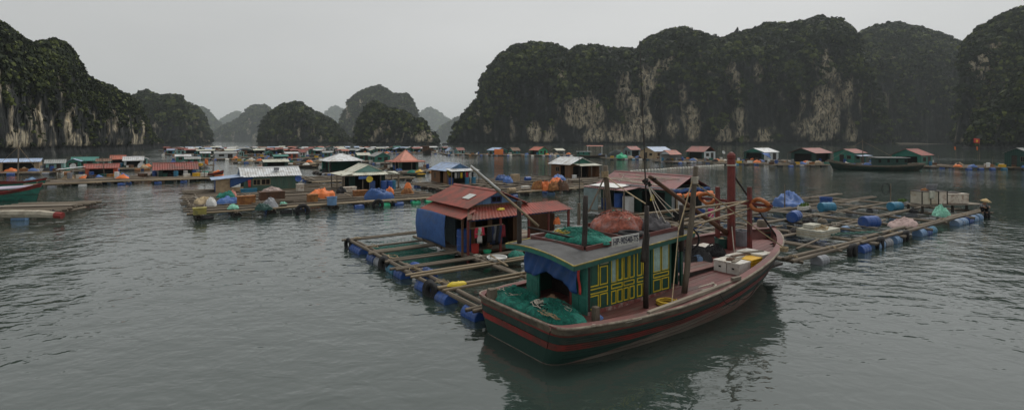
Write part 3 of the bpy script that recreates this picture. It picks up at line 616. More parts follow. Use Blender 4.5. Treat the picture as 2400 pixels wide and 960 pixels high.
for (xa, ya, ta, xb, yb, tb, r) in ((1460, 507, .8, 1760, 470, -.5, .05), (1590, 520, -.9, 1760, 468, -.5, .05), (1480, 545, .9, 1740, 505, .2, .04), (1620, 530, -1.2, 1765, 486, -.6, .04), (1540, 500, 1.2, 1720, 476, .3, .04)):
    spar('bamboo_spar', 'bamboo', BXY(xa, ya, ta), BXY(xb, yb, tb), r, r*.75, 6, .03)
blk = BXY(1518, 425, -.1); mb = MB()
for k in range(9): mb.lathe([(.0, -.03), (.07, -.03), (.07, .03), (0, .03)], 8, Matrix.Translation(blk+Vector((RND.uniform(-.28, .28), RND.uniform(-.2, .2), RND.uniform(-.3, .15)))) @ Matrix.Rotation(RND.uniform(0, 3), 4, 'X'))
mb.build('pulley_blocks', M_['dark'], boat)
def rope(p, q, sag, r=.015, m='rope', n=10):
    p, q = Vector(p), Vector(q); pts = [p.lerp(q, i/n)-Vector((0, 0, sag*4*(i/n)*(1-i/n))) for i in range(n+1)]
    return MB().tube(pts, r, 4).build('rope_stay', M_[m], boat)
rope(BXY(1418, 412, 1.75), BXY(1379, 497, 1.75), .0, .03, 'wood'); rope(BXY(1420, 412, 1.75), BXY(1515, 478, -1.6), .04, .02)
rope(BXY(1626, 425, spm.y), BP(1838, 580, 1.78), .05, .022, 'rope'); rope(BXY(1622, 425, spm.y), BXY(1590, 540, spm.y-.1), .0, .02, 'rope')
rope(BXY(1590, 540, -1.3), (4.05, -2.45, 1.1), .03, .018, 'rope')
for x, y in ((1545, 512), (1560, 520), (1580, 508), (1590, 500)): rope(blk+Vector((0, 0, -.1)), BXY(x, y, -.6), .06, .014, 'wrope')
rope((bsx, bt, zd+1.3), (bsx-.6, -.2, 1.3), .05, .02, 'wrope'); rope(BXY(1690, 470, .9), BXY(1620, 545, .5), .2, .02, 'rope')
rope(BP(1770, 660, 1.33)+Vector((0, -.1, 0)), (7.3, -2.75, .75), .2, .015, 'darkwood'); rope((6.2, -2.7, 1.1), (7.3, -2.75, .75), .3, .015, 'darkwood')
rope((1.0, -2.15, 1.08), (2.6, -2.5, 1.0), .06, .016, 'wrope')
for p, rr, m in ((BXY(1418, 408, 1.75), .125, 'rope'), (BXY(1628, 422, spm.y), .11, 'wrope')):
    MB().tube([(p.x+rr*math.cos(a*.55), p.y+rr*math.sin(a*.55), p.z-.12+.24*a/70) for a in range(70)], .018, 4).build('rope_lashing', M_[m], boat)
# bollard, small fittings
MB().b2(1.55, 1.72, -1.75, -1.58, .9, 1.3).build('bollard', M_['wood'], boat)
MB().b2(-.0, .25, 1.2, 1.4, 1.05, 1.38).build('bollard', M_['wood'], boat)
q = BP(1838, 590, 1.7); MB().tube([(q.x+.16*math.cos(a*.7)*(1-.004*a), q.y+.13*math.sin(a*.7), q.z+.02+.16*abs(math.sin(a*.31))) for a in range(60)], .025, 5).build('rope_lashing', M_['rope'], boat)
q = BP(1730, 655, 1.33); MB().bar((q.x-.2, q.y+.1, q.z+.02), (q.x+.22, q.y+.06, q.z+.02), .11).build('rail_roller', M_['plank'], boat)
MB().bar((3.0, -2.42, 1.05), (7.2, -2.5, 1.24), .12, .09).build('rail_timber', M_['plank'], boat)
# ------------------------------------------------------------------ loose things on the boat
def heap_mesh(name, m, rx, ry, h, seed, n=26, fold=.18, flat=.6, lump=.55):
    rng = np.random.default_rng(seed); nr = n; na = n*2; P_ = []
    for i in range(nr+1):
        for j in range(na): a = 2*math.pi*j/na; r = i/nr; P_.append((r*math.cos(a), r*math.sin(a)))
    P_ = np.array(P_); r = np.hypot(P_[:, 0], P_[:, 1]); ang = np.arctan2(P_[:, 1], P_[:, 0])
    q = np.stack([P_[:, 0]*1.6, P_[:, 1]*1.6, np.full(len(r), seed*1.7)], 1)
    edge = 1+.42*vnoise(np.stack([np.cos(ang)*1.7, np.sin(ang)*1.7, np.full(len(r), seed+.5)], 1), seed)
    z = np.clip(1-r**2, 0, 1)**flat*np.clip(.8+lump*fbm(q*1.5, 3, seed), .12, 1.3); z += fold*(1-2.4*np.abs(fbm(q*2.2, 2, seed+3)))*np.clip(1.1-r, 0, 1)**.5
    z += .09*vnoise(q*16, seed+9)*np.clip(1.15-r, 0, 1)
    v = np.stack([P_[:, 0]*rx*edge, P_[:, 1]*ry*edge, np.maximum(z, 0)*h-.02*(r > .98)], 1)
    f = [(i*na+j, (i+1)*na+j, (i+1)*na+(j+1) % na, i*na+(j+1) % na) for i in range(nr) for j in range(na)]
    mb = MB(); mb.add(v.tolist(), f); return mb.mesh(name, m, True)
def heap(name, label, cat, m, loc, rot, rx, ry, h, seed, group=None, n=22, fold=.18, flat=.6):
    return tag(obj(name, heap_mesh(name, M_[m] if isinstance(m, str) else m, rx, ry, h, seed, n, fold, flat), None, loc, rot), label, cat, group)
def tangle(mb, c, rx, ry, h, n, r, rng, loops=1.0):
    p = Vector(c); a = rng.uniform(0, 6); pts = []; R_ = rng.uniform(.3, .8)
    for i in range(n):
        a += rng.uniform(.25, .6); R_ = min(1, max(.15, R_+rng.uniform(-.2, .2)))
        pts.append((c[0]+rx*R_*math.cos(a), c[1]+ry*R_*math.sin(a), c[2]+h*(1-R_*R_)+rng.uniform(0, .05)))
    mb.tube(pts, r, 4)
def coil(mb, c, r, R0, turns, rng, hh=.02):
    pts = []
    for i in range(int(turns*14)):
        a = i*2*math.pi/14; q = R0*(1+.14*math.sin(i*.37)+rng.uniform(-.05, .05)); pts.append((c[0]+q*math.cos(a)*1.15, c[1]+q*math.sin(a), c[2]+r+hh*i/14+rng.uniform(0, .02)))
    mb.tube(pts, r, 5)
def strands(mb, rx, ry, h, n, r, rng):       # loose threads over a net heap
    for _ in range(n):
        a = rng.uniform(0, 6.28); R_ = rng.uniform(0, .85); x, y = R_*math.cos(a), R_*math.sin(a); d = rng.uniform(0, 6.28); pts = []
        for k in range(6):
            q = max(0, 1-x*x-y*y); pts.append((x*rx, y*ry, h*q**.6+rng.uniform(.01, .07))); d += rng.uniform(-.7, .7); x += .11*math.cos(d); y += .11*math.sin(d)
        mb.tube(pts, r, 3)
rg = random.Random(5)
def on_boat(name, s, t, z, label, cat, group=None, rz=0): return thing(name, label, cat, B(s, t, z), BR+rz, group)
def net(name, label, s, t, z, rx, ry, h, m, seed, rz=0, extra=None, nst=60):
    e = on_boat(name, s, t, z, label, 'fishing net', None, rz)
    obj('net_heap', heap_mesh('net_heap', M_[m], rx, ry, h, seed, 30, .2, .55), e)
    mb = MB(); strands(mb, rx, ry, h, nst, .008, rg); mb.build('loose_mesh', M_[m], e)
    if extra:
        for mm, c, a, b_, hh, n, r in extra: mb = MB(); tangle(mb, c, a, b_, hh, n, r, rg); mb.build('head_rope', M_[mm], e)
    return e
net('fishing_net', 'heap of green nylon net on the stern deck, left of the doorway', .75, .85, .93, .62, 1.0, .42, 'gnet', 4, 0, [('rope', (-.1, .75, .1), .35, .35, .12, 60, .014), ('rope', (-.25, .95, .12), .3, .3, .14, 80, .012), ('wrope', (-.1, .2, .3), .3, .5, .1, 30, .01)], 90)
net('fishing_net', 'green net with pale ropes on the stern deck by the cabin corner', .95, -.72, .9, .6, 1.0, .42, 'gnet', 7, 0, [('wrope', (-.25, .35, .25), .28, .42, .14, 110, .012), ('dark', (-.22, .25, .26), .24, .4, .14, 90, .012), ('wrope', (.05, -.35, .25), .2, .3, .12, 40, .012), ('rope', (-.42, -.1, .12), .14, .8, .1, 50, .018), ('rope', (-.2, .2, .2), .25, .35, .14, 60, .012)], 90)
net('fishing_net', 'green net with yellow rope spread on the cabin roof', 3.05, .45, roofz(3.05, .45)-.02, .75, 1.15, .3, 'gnet', 9, 0, [('rope', (-.3, .5, .16), .25, .3, .06, 70, .014), ('yrope', (-.35, .45, .18), .2, .3, .06, 40, .014)], 90)
net('fishing_net', 'big mound of rust-red net on the cabin roof', 5.1, .55, roofz(5.1, .5)-.02, .95, 1.05, .62, 'rnet', 12, .3, [('wrope', (-.3, -.4, .3), .4, .4, .16, 24, .01), ('gnet', (0, .1, .4), .5, .6, .22, 14, .02)], 40)
net('fishing_net', 'black net bundle lying behind the foam boxes', 9.7, .55, deckz(9.6), 1.15, .75, .5, 'bnet', 15, .3, None, 60)
net('fishing_net', 'small black net bundle against the grey barrel', 10.9, .35, deckz(10.9), .45, .45, .42, 'bnet', 18, .3, None, 30)
heap('cloth_bundle', 'dark grey cloth bundle on the front end of the cabin roof', 'cloth', mat('grey_cloth', (.09, .085, .09), .9, .4, 4, .5), B(6.0, -.25, roofz(6, -.2)-.02), BR, .55, .5, .42, 21, fold=.4)
heap('sack', 'brown sack lying inside the aft doorway of the cabin', 'sack', mat('brown_sacking', (.2, .12, .07), .9, .4, 6, .5), B(1.62, .15, .9), BR, .22, .35, .32, 25, n=14)
# ropes and hoses
mb = MB(); c_ = BP(1563, 712, .88); coil(mb, (0, 0, 0), .016, .26, 9, rg, .012); tag(mb.build('rope_coil', M_['yrope'], None, B(c_.x, c_.y, deckz(c_.x)+.005), BR), 'coil of yellow rope on the side deck beside the cabin', 'rope coil')
mb = MB(); c_ = BP(1650, 680, .95)
for k in range(3): mb.tube([(.1*k+.7*math.cos(a), .3*k*.4-.35*math.sin(a)*(1-.2*k), .02+.05*k*abs(math.sin(a))) for a in [2.2-.3*i for i in range(9)]], .02, 5)
tag(mb.build('hose_loops', M_['wrope'], None, B(c_.x, c_.y, deckz(c_.x)+.01), BR), 'pale hose loops on the deck at the foot of the mast', 'hose')
# foam boxes
def foam_box(s, t, z, l, w, h, label, m='foam', rz=0):
    e = on_boat('foam_box', s, t, z, label, 'foam box', 'foam boxes on the foredeck', rz)
    MB().b2(-l/2, l/2, -w/2, w/2, 0, h-.07).build('box_body', M_[m], e)
    MB().b2(-l/2-.012, l/2+.012, -w/2-.012, w/2+.012, h-.066, h).build('lid', M_[m], e); 
    MB().b2(-l/2-.006, -l/2+.001, -.05, .05, h*.4, h*.55).build('drain_hole', M_['dark'], e); return e
nb_ = BP(1737, 647, deckz(9.0)); s0, t0 = nb_.x, nb_.y; BZ0 = deckz(s0)
FB = .42
foam_box(s0+.42, t0+.33, BZ0, .78, .5, FB, 'foam box nearest the camera, on the rail side')
foam_box(s0+.42, t0+.86, BZ0, .78, .5, FB, 'foam box nearest the cabin, on the hatch side of the pair')
foam_box(s0+1.25, t0+.86, BZ0+.05, .8, .5, FB, 'foam box beside the yellow crate')
foam_box(s0+2.1, t0+.9, BZ0+.1, .8, .5, FB, 'foam box at the far end of the row, hatch side')
foam_box(s0+2.12, t0+.36, BZ0+.1, .8, .52, FB, 'foam box at the far end of the row, rail side')
cr = on_boat('plastic_crate', s0+1.25, t0+.33, BZ0+.05, 'yellow plastic lattice crate between the foam boxes', 'crate')
mb = MB(); l, w, h = .76, .5, .4
for k in range(9):
    x = -l/2+l*k/8
    for y in (-w/2, w/2): mb.b2(x-.016, x+.016, y-.012, y+.012, 0, h-.03)
for k in range(6):
    y = -w/2+w*k/5
    for x in (-l/2, l/2): mb.b2(x-.012, x+.012, y-.016, y+.016, 0, h-.03)
for z in (.02, .11, .2, .29):
    for y in (-w/2, w/2): mb.b2(-l/2, l/2, y-.013, y+.013, z-.014, z+.014)
    for x in (-l/2, l/2): mb.b2(x-.013, x+.013, -w/2, w/2, z-.014, z+.014)
mb.build('lattice_side', M_['crate'], cr)
MB().b2(-l/2-.02, l/2+.02, -w/2-.02, w/2+.02, h-.04, h).build('crate_lid', M_['crate'], cr); MB().b2(-l/2+.03, l/2-.03, -w/2+.03, w/2-.03, .01, h-.06).build('crate_fill', M_['dark'], cr)
for k, (ds, dt, ln, ang, lab) in enumerate(((.7, .5, 1.3, -.35, 'loose grey plank across the nearest foam boxes'), (1.25, .7, 1.05, -.75, 'loose dark plank across the yellow crate'), (1.95, .6, 1.0, -.9, 'loose grey plank across the far foam boxes'))):
    tag(MB().b2(-ln/2, ln/2, -.08, .08, 0, .03).build('loose_plank', M_['plank'] if k != 1 else M_['brown'], None, B(s0+ds, t0+dt, BZ0+FB+.01+.05*k), BR+ang+.6), lab, 'plank', 'planks on the foam boxes')
tag(heap('cloth_rag', '', 'rag', 'brown', B(s0+.35, t0+.62, BZ0+FB), BR, .2, .16, .12, 33, n=10), 'dark rag on top of the nearest foam boxes', 'rag')
# barrels and pails
def tub(name, label, cat, loc, rot, r, h, m, liner=None, open_=True, group=None, taper=.92):
    e = thing(name, label, cat, loc, rot, group)
    prof = [(r*taper*.97, 0), (r*taper, .02), (r*(taper+1)/2, h*.5), (r, h-.05), (r*1.04, h-.05), (r*1.04, h)]
    if open_: prof += [(r*.95, h), (r*.9, h-.12), (r*.88, h*.35)]
    else: prof += [(r*.9, h+.01)]
    MB().lathe(prof, 18).build('tub_wall', M_[m], e, smooth=False)
    if liner: obj('contents', heap_mesh('contents', M_[liner], r*.88, r*.88, .14, 3, 8), e, (0, 0, h-.16))
    return e
tub('barrel', 'grey open barrel standing behind the red windlass post', 'barrel', B(BX(1738, .35), .35, deckz(12)), BR, .34, .72, 'greyp', 'bnet')
tub('pail', 'dark green open tub beside the red bitt', 'tub', B(BX(1693, .75), .75, deckz(11)), BR, .33, .5, 'greenp', 'rope')
tag(MB().b2(-.4, .4, -.28, .28, 0, .05).build('fish_board', mat('stained_white_board', (.66, .62, .55), .6, .1, 3, .1, (.5, .25, .1), .35), None, B(BX(1650, 1.2), 1.2, 1.32), BR), 'stained white board lying by the port rail', 'board')
for k, s in ((0, -.25), (1, .25)): pass
tag(MB().b2(-.25, .25, -.2, .2, 0, .4).build('wooden_stool', M_['brown'], None, B(BX(1650, 1.2), 1.2, .91), BR), 'low wooden box under the stained white board', 'wooden box')
heap('blue_bag', 'light blue plastic bag by the mast forward of the cabin', 'bag', 'paleb', B(BX(1637, .1), .1, 1.2), BR, .22, .2, .24, 41, n=12)
tag(MB().tube([(0, 0, 0), (0, .02, .3), (.03, 0, .55)], [.09, .11, .05], 7).build('blue_cloth', M_['tarp2'], None, B(6.62, -.95, 1.35), BR, smooth=True), 'bright blue cloth hanging at the front of the cabin', 'cloth')
p = BXY(1786, 524, .6); tag(MB().lathe([(.2, 0), (.24, .05), (.24, .3), (.2, .36)], 8).build('chopping_block', M_['wood'], None, B(p.x, p.y, hZ(14)+.05), BR), 'short sawn log standing on the bow rail', 'log')
tag(MB().b2(-.5, .5, -.14, .14, 0, .05).build('bow_plank', M_['redwood'], None, B(15.0, .75, 1.83), BR+.4), 'red plank lying across the tip of the bow', 'plank')
tag(MB().tube([(.34*math.cos(a), .34*math.sin(a), .08) for a in [i*math.pi/8 for i in range(16)]], .085, 8, True).build('old_tyre', M_['rubber'], None, B(4.55, -.45, roofz(4.5, -.4)), BR, smooth=True), 'old tyre lying on the cabin roof behind the number board', 'tyre')
tag(MB().tube([(0, .4*math.cos(a), .4*math.sin(a)) for a in [i*math.pi/9 for i in range(18)]], .035, 6, True).build('bicycle_wheel', M_['rubber'], None, B(6.95, -1.0, 2.5), BR+.5, smooth=True), 'thin black wheel rim leaning at the front of the cabin roof', 'wheel')
heap('blue_rope_bundle', 'blue rope bundle in the gap by the stern bollard', 'rope', 'tarp2', B(1.85, -1.55, .9), BR, .2, .12, .1, 44, n=10)
# ------------------------------------------------------------------ builders: rafts
def log_mesh(seed, n=7, sides=7):
    rng = random.Random(seed); mb = MB()
    pts = [(i/n-.5, rng.uniform(-.012, .012), rng.uniform(-.01, .01)) for i in range(n+1)]
    mb.tube([(p[0], 0, 0) for p in pts], [.5*(1+rng.uniform(-.13, .1)) for _ in pts], sides)
    return mb
LOGS = {}
def log_data(m, k):
    if (m, k) not in LOGS:
        mb = log_mesh(k); LOGS[(m, k)] = mb.mesh('beam', M_[m], True)
    return LOGS[(m, k)]
def beam(parent, p, q, d, m='wood', name='beam', flat=1.0):
    p, q = Vector(p), Vector(q); v = q-p
    o = obj(name, log_data(m, RND.randrange(5)), parent, (p+q)/2, (RND.uniform(0, 6) if flat == 1 else 0, -math.asin(v.z/v.length), math.atan2(v.y, v.x)), (v.length, d, d*flat)); return o
PLK = {}
def plank(parent, p, q, w, h, m='plank', name='plank'):
    p, q = Vector(p), Vector(q); v = q-p
    if m not in PLK: PLK[m] = MB().box((0, 0, 0), (1, 1, 1)).mesh('plank', M_[m])
    return obj(name, PLK[m], parent, (p+q)/2, (RND.uniform(-.02, .02), -math.asin(v.z/v.length), math.atan2(v.y, v.x)), (v.length, w, h))
DRUM_PROF = [(0.05, -.44), (.26, -.44), (.285, -.42), (.285, -.2), (.3, -.17), (.285, -.14), (.285, .14), (.3, .17), (.285, .2), (.285, .42), (.26, .44), (.05, .44)]
DR = {}
def drum_data(m, lying):
    if (m, lying) not in DR:
        mat_ = Matrix.Rotation(math.pi/2, 4, 'Y') if lying else Matrix.Translation((0, 0, .44))
        DR[(m, lying)] = MB().lathe(DRUM_PROF, 16, mat_).mesh('drum', M_[m], False)
    return DR[(m, lying)]
DS = {}
def small_drum(m, lying):
    if (m, lying) not in DS:
        DS[(m, lying)] = MB().lathe([(.26, -.44), (.29, -.15), (.285, .42), (.2, .44)], 9, Matrix.Rotation(math.pi/2, 4, 'Y') if lying else Matrix.Translation((0, 0, .44))).mesh('drum', M_[m], False)
    return DS[(m, lying)]
TYRE = MB().tube([(.27*math.cos(a), .27*math.sin(a), 0) for a in [i*math.pi/10 for i in range(20)]], .1, 8, True).mesh('old_tyre', M_['rubber'], True)
ORD = ['first', 'second', 'third', 'fourth', 'fifth', 'sixth', 'seventh', 'eighth', 'ninth', 'tenth', 'eleventh', 'twelfth', 'thirteenth', 'fourteenth', 'fifteenth', 'sixteenth', 'seventeenth', 'eighteenth', 'nineteenth', 'twentieth', 'twenty-first', 'twenty-second', 'twenty-third', 'twenty-fourth', 'twenty-fifth', 'twenty-sixth', 'twenty-seventh', 'twenty-eighth', 'twenty-ninth', 'thirtieth', 'thirty-first', 'thirty-second', 'thirty-third', 'thirty-fourth', 'thirty-fifth', 'thirty-sixth', 'thirty-seventh', 'thirty-eighth', 'thirty-ninth', 'fortieth']+['%d-th' % k for k in range(41, 90)]
# ------------------------------------------------------------------ builders: houses
ROOFS = dict(
 red=mat('red_roof_sheet', (.28, .064, .045), .55, .2, 1.2, .1, (.13, .06, .045), .62, dscale=.9),
 orange=mat('orange_roof_sheet', (.42, .12, .07), .55, .2, 1.2, .1, (.2, .09, .06), .55),
 maroon=mat('maroon_roof_sheet', (.23, .075, .07), .55, .2, 1.2, .1, (.12, .06, .055), .55),
 white=mat('white_roof_sheet', (.58, .6, .61), .5, .12, 1.2, .1, (.3, .27, .23), .55),
 cream=mat('cream_roof_sheet', (.55, .55, .46), .6, .12, 1.2, .1, (.32, .28, .2), .5),
 blue=mat('pale_blue_roof_sheet', (.33, .43, .6), .5, .15, 1.2, .1, (.24, .26, .3), .55),
 grey=mat('grey_roof_sheet', (.28, .29, .28), .6, .2, 1.2, .1, (.16, .15, .13), .4),
 green=mat('green_roof_sheet', (.05, .2, .17), .6, .2, 1.2, .1, (.08, .13, .11), .4),
 salmon=mat('salmon_roof_tiles', (.6, .27, .2), .7, .15, 2, .2, (.42, .2, .15), .35),
 brown=mat('brown_roof_sheet', (.2, .12, .08), .7, .25, 1.5, .1, (.1, .07, .05), .4))
WALLS = dict(
 teal=M_['teal'], white=mat('white_wall_sheet', (.5, .54, .55), .6, .12, 2, .1, (.34, .35, .34), .3), brown=mat('brown_wall_boards', (.17, .085, .04), .7, .3, 2.5, .3, (.08, .045, .025), .4, (1, 1, .2)),
 blue=mat('blue_wall_boards', (.13, .26, .44), .7, .25, 3, .3, (.14, .2, .26), .4, (1, 1, .2)), green=mat('faded_green_boards', (.07, .13, .1), .75, .25, 3, .3, (.1, .12, .09), .45, (1, 1, .2)), tan=M_['tan'],
 pteal=mat('pale_teal_wall', (.22, .4, .37), .65, .15, 2, .15, (.25, .33, .3), .3), red=mat('orange_red_boards', (.42, .09, .045), .7, .2, 3, .3, (.25, .07, .04), .4, (1, 1, .2)), bgreen=mat('bright_green_wall', (.05, .32, .17), .6, .15, 2, .1),
 grey=mat('grey_green_wall', (.2, .26, .26), .65, .15, 2, .15, (.13, .16, .16), .35), dgreen=mat('dark_green_wall', (.02, .06, .05), .7, .25, 2, .2))
def sheet(mb, e0, e1, r1, r0, wave, amp=.02, thick=.02):
    e0, e1, r0, r1 = map(Vector, (e0, e1, r0, r1)); L_ = max((e1-e0).length, (r1-r0).length)
    nn = (e1-e0).cross(((r0+r1)/2)-((e0+e1)/2)).normalized()
    if nn.z < 0: nn = -nn; e0, e1, r0, r1 = e1, e0, r1, r0
    nu = max(2, int(L_/wave)*4) if wave else 2
    f = lambda u, v: (e0.lerp(e1, u)).lerp(r0.lerp(r1, u), v)+(nn*amp*math.sin(u*nu*math.pi/2) if wave else Vector())
    return mb.grid(f, nu, 1, thick)
def wall(name, parent, m, p, q, z0, z1, ops=(), boards=.2, th=.05, top=None, rng=RND):
    """upright wall from p to q (xy) with real openings; top(u) may give a gable outline; vertical boards with joints when boards > 0"""
    p, q = Vector((p[0], p[1], 0)), Vector((q[0], q[1], 0)); L_ = (q-p).length; d = (q-p)/L_; nrm = Vector((d.y, -d.x, 0))
    step = boards if boards else L_; n = max(1, round(L_/step)); cuts = sorted(set([i*L_/n for i in range(n+1)]+[max(0, min(L_, o[k])) for o in ops for k in (0, 1)]+([L_/2] if top else [])))
    mb = MB()
    for a, b in zip(cuts[:-1], cuts[1:]):
        if b-a < .004: continue
        g = .006 if boards else 0; j = rng.uniform(-.006, .006) if boards else 0
        segs = [(z0, None)]; mid = (a+b)/2; blocks = sorted((o[2], o[3]) for o in ops if o[0] <= mid <= o[1]); lo = z0; out = []
        for c0, c1 in blocks:
            if c0 > lo: out.append((lo, c0))
            lo = max(lo, c1)
        out.append((lo, None))
        for c0, c1 in out:
            ta = c1 if c1 is not None else (top(a) if top else z1); tb = c1 if c1 is not None else (top(b) if top else z1)
            if min(ta, tb) < c0-.001 or max(ta, tb)-c0 < .02: continue
            A, B_ = p+d*(a+g), p+d*(b-g); o1, o2 = nrm*(th/2+j), -nrm*(th/2)
            vs = [A+o1+Vector((0, 0, c0)), B_+o1+Vector((0, 0, c0)), B_+o1+Vector((0, 0, tb)), A+o1+Vector((0, 0, ta)), A+o2+Vector((0, 0, c0)), B_+o2+Vector((0, 0, c0)), B_+o2+Vector((0, 0, tb)), A+o2+Vector((0, 0, ta))]
            mb.add(vs, [(0, 1, 2, 3), (5, 4, 7, 6), (4, 0, 3, 7), (1, 5, 6, 2), (3, 2, 6, 7), (4, 5, 1, 0)])
    w = mb.build(name, m, parent)
    for o in ops:
        u0, u1, c0, c1, kind = o[:5]; fm = o[5] if len(o) > 5 else M_['wood']
        def R3(a, b, c, e, off, t_, mm, nm, par):
            A, B_ = p+d*a, p+d*b; k = MB(); o1, o2 = nrm*(off+t_/2), nrm*(off-t_/2)
            vs = [A+o1+Vector((0, 0, c)), B_+o1+Vector((0, 0, c)), B_+o1+Vector((0, 0, e)), A+o1+Vector((0, 0, e)), A+o2+Vector((0, 0, c)), B_+o2+Vector((0, 0, c)), B_+o2+Vector((0, 0, e)), A+o2+Vector((0, 0, e))]
            k.add(vs, [(0, 1, 2, 3), (5, 4, 7, 6), (4, 0, 3, 7), (1, 5, 6, 2), (3, 2, 6, 7), (4, 5, 1, 0)]); return k.build(nm, mm, par)
        if kind in ('window', 'door'):
            f = None; bw = .05
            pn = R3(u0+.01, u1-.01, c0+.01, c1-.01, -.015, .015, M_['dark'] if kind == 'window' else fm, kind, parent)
            for (a, b, c, e) in ((u0-bw, u0, c0-bw, c1+bw), (u1, u1+bw, c0-bw, c1+bw), (u0, u1, c0-bw, c0), (u0, u1, c1, c1+bw)): R3(a, b, c, e, .03, .03, fm, 'window_frame' if kind == 'window' else 'door_frame', pn)
            if kind == 'window': R3((u0+u1)/2-.02, (u0+u1)/2+.02, c0, c1, .012, .02, fm, 'mullion', pn)
        elif kind == 'dark': R3(u0, u1, c0, c1, -.5, .02, M_['dark'], 'shade_backing', parent)  # near-black sheet behind the opening; the room's shade is put into its colour
    return w
def house(name, label, loc, rot, Wx, Ly, eh, rh, wm='teal', rm='red', ridge='y', over=.3, wave=.2, boards=.2, ops={}, skip='', wmats={}, porch=(), group=None, posts=True, hip=False, floor=True, cap=True, cat='house', gm=None, roof_posts=0):
    e = thing(name, label, cat, loc, rot, group); hx, hy = Wx/2, Ly/2
    cor = {'F': ((-hx, -hy), (hx, -hy)), 'R': ((hx, -hy), (hx, hy)), 'B': ((hx, hy), (-hx, hy)), 'L': ((-hx, hy), (-hx, -hy))}
    gab = {'y': 'FB', 'x': 'LR'}[ridge]; slope_over = (rh-eh)/(hx if ridge == 'y' else hy)
    for sd_ in 'FRBL':
        p, q = cor[sd_]; L_ = math.dist(p, q); wmat = WALLS[wmats.get(sd_, wm)]
        if sd_ not in skip: wall('wall', e, wmat, p, q, 0, eh, ops.get(sd_, ()), boards)
        if sd_ in gab and not hip:
            g0 = eh if sd_ not in skip else eh-.05
            tp = lambda u, L_=L_: eh+(rh-eh)*(1-abs(2*u/L_-1))-.03
            wall('gable', e, WALLS[gm] if gm else wmat, p, q, g0, eh, [o for o in ops.get(sd_+'g', ())], boards, top=tp)
    if skip:
        for x, y in ((-hx, -hy), (hx, -hy), (hx, hy), (-hx, hy)): MB().b2(x-.05, x+.05, y-.05, y+.05, 0, eh).build('corner_post', M_['wood'], e)
    if floor: MB().b2(-hx-.12, hx+.12, -hy-.12, hy+.12, -.12, -.005).build('floor', M_['plank'], e)
    R_ = ROOFS[rm]; o = over; zo = eh+.03-slope_over*o; zr = rh+.03
    if hip:
        a = max(0, (hx-hy)) if hip == 'x' else 0; b_ = max(0, (hy-hx)) if hip == 'y' else 0
        X, Y = hx+o, hy+o; T0, T1 = (-a, -b_, zr), (a, b_, zr)
        for q in (((-X, -Y, zo), (X, -Y, zo), (a, -b_, zr), (-a, -b_, zr)), ((X, -Y, zo), (X, Y, zo), (a, b_, zr), (a, -b_, zr)), ((X, Y, zo), (-X, Y, zo), (-a, b_, zr), (a, b_, zr)), ((-X, Y, zo), (-X, -Y, zo), (-a, -b_, zr), (-a, b_, zr))):
            sheet(MB_ := MB(), *q, 0, 0, .03); MB_.build('roof_slope', R_, e)
            MB().tube([Vector(q[0])+Vector((0, 0, .02)), Vector(q[3])+Vector((0, 0, .03))], .04, 5).build('hip_cap', R_, e)
    elif ridge == 'y':
        for sg in (-1, 1):
            mb = MB(); sheet(mb, (sg*(hx+o), -hy-o, zo), (sg*(hx+o), hy+o, zo), (0, hy+o, zr), (0, -hy-o, zr), wave); mb.build('roof_slope', R_, e)
        if cap: MB().add([(-.14, -hy-o-.02, zr-.02), (0, -hy-o-.02, zr+.045), (.14, -hy-o-.02, zr-.02), (-.14, hy+o+.02, zr-.02), (0, hy+o+.02, zr+.045), (.14, hy+o+.02, zr-.02)], [(0, 1, 4, 3), (1, 2, 5, 4), (0, 2, 1), (3, 4, 5), (0, 3, 5, 2)]).build('ridge_cap', R_, e)
    else:
        for sg in (-1, 1):
            mb = MB(); sheet(mb, (-hx-o, sg*(hy+o), zo), (hx+o, sg*(hy+o), zo), (hx+o, 0, zr), (-hx-o, 0, zr), wave); mb.build('roof_slope', R_, e)
        if cap: MB().add([(-hx-o-.02, -.14, zr-.02), (-hx-o-.02, 0, zr+.045), (-hx-o-.02, .14, zr-.02), (hx+o+.02, -.14, zr-.02), (hx+o+.02, 0, zr+.045), (hx+o+.02, .14, zr-.02)], [(0, 3, 4, 1), (1, 4, 5, 2), (0, 1, 2), (3, 5, 4), (0, 2, 5, 3)]).build('ridge_cap', R_, e)
    for pr in porch:                       # (side, depth, z_in, z_out, roof, posts, lo, hi, post material)
        sd_, dp, zi, zq, prm, np_, lo, hi = pr[:8]; pm = pr[8] if len(pr) > 8 else 'wood'
        p, q = cor[sd_]; p, q = Vector((*p, 0)), Vector((*q, 0)); d = (q-p).normalized(); nrm = Vector((d.y, -d.x, 0)); L_ = (q-p).length
        A, B_ = p+d*(L_*lo), p+d*(L_*hi); z = lambda v, h: v+Vector((0, 0, h))
        mb = MB(); sheet(mb, z(A+nrm*dp, zq), z(B_+nrm*dp, zq), z(B_+nrm*.02, zi), z(A+nrm*.02, zi), wave); mb.build('porch_roof', ROOFS[prm], e)
        for k in range(np_):
            c = A.lerp(B_, (k+.06)/(np_-.88) if np_ > 1 else .5)+nrm*(dp-.12); MB().b2(c.x-.045, c.x+.045, c.y-.045, c.y+.045, -.1, zq-.01).build('porch_post', M_[pm], e)
        if np_: MB().bar(z(A+nrm*(dp-.12), zq-.05), z(B_+nrm*(dp-.12), zq-.05), .06, .08).build('porch_beam', M_[pm], e)
    return e
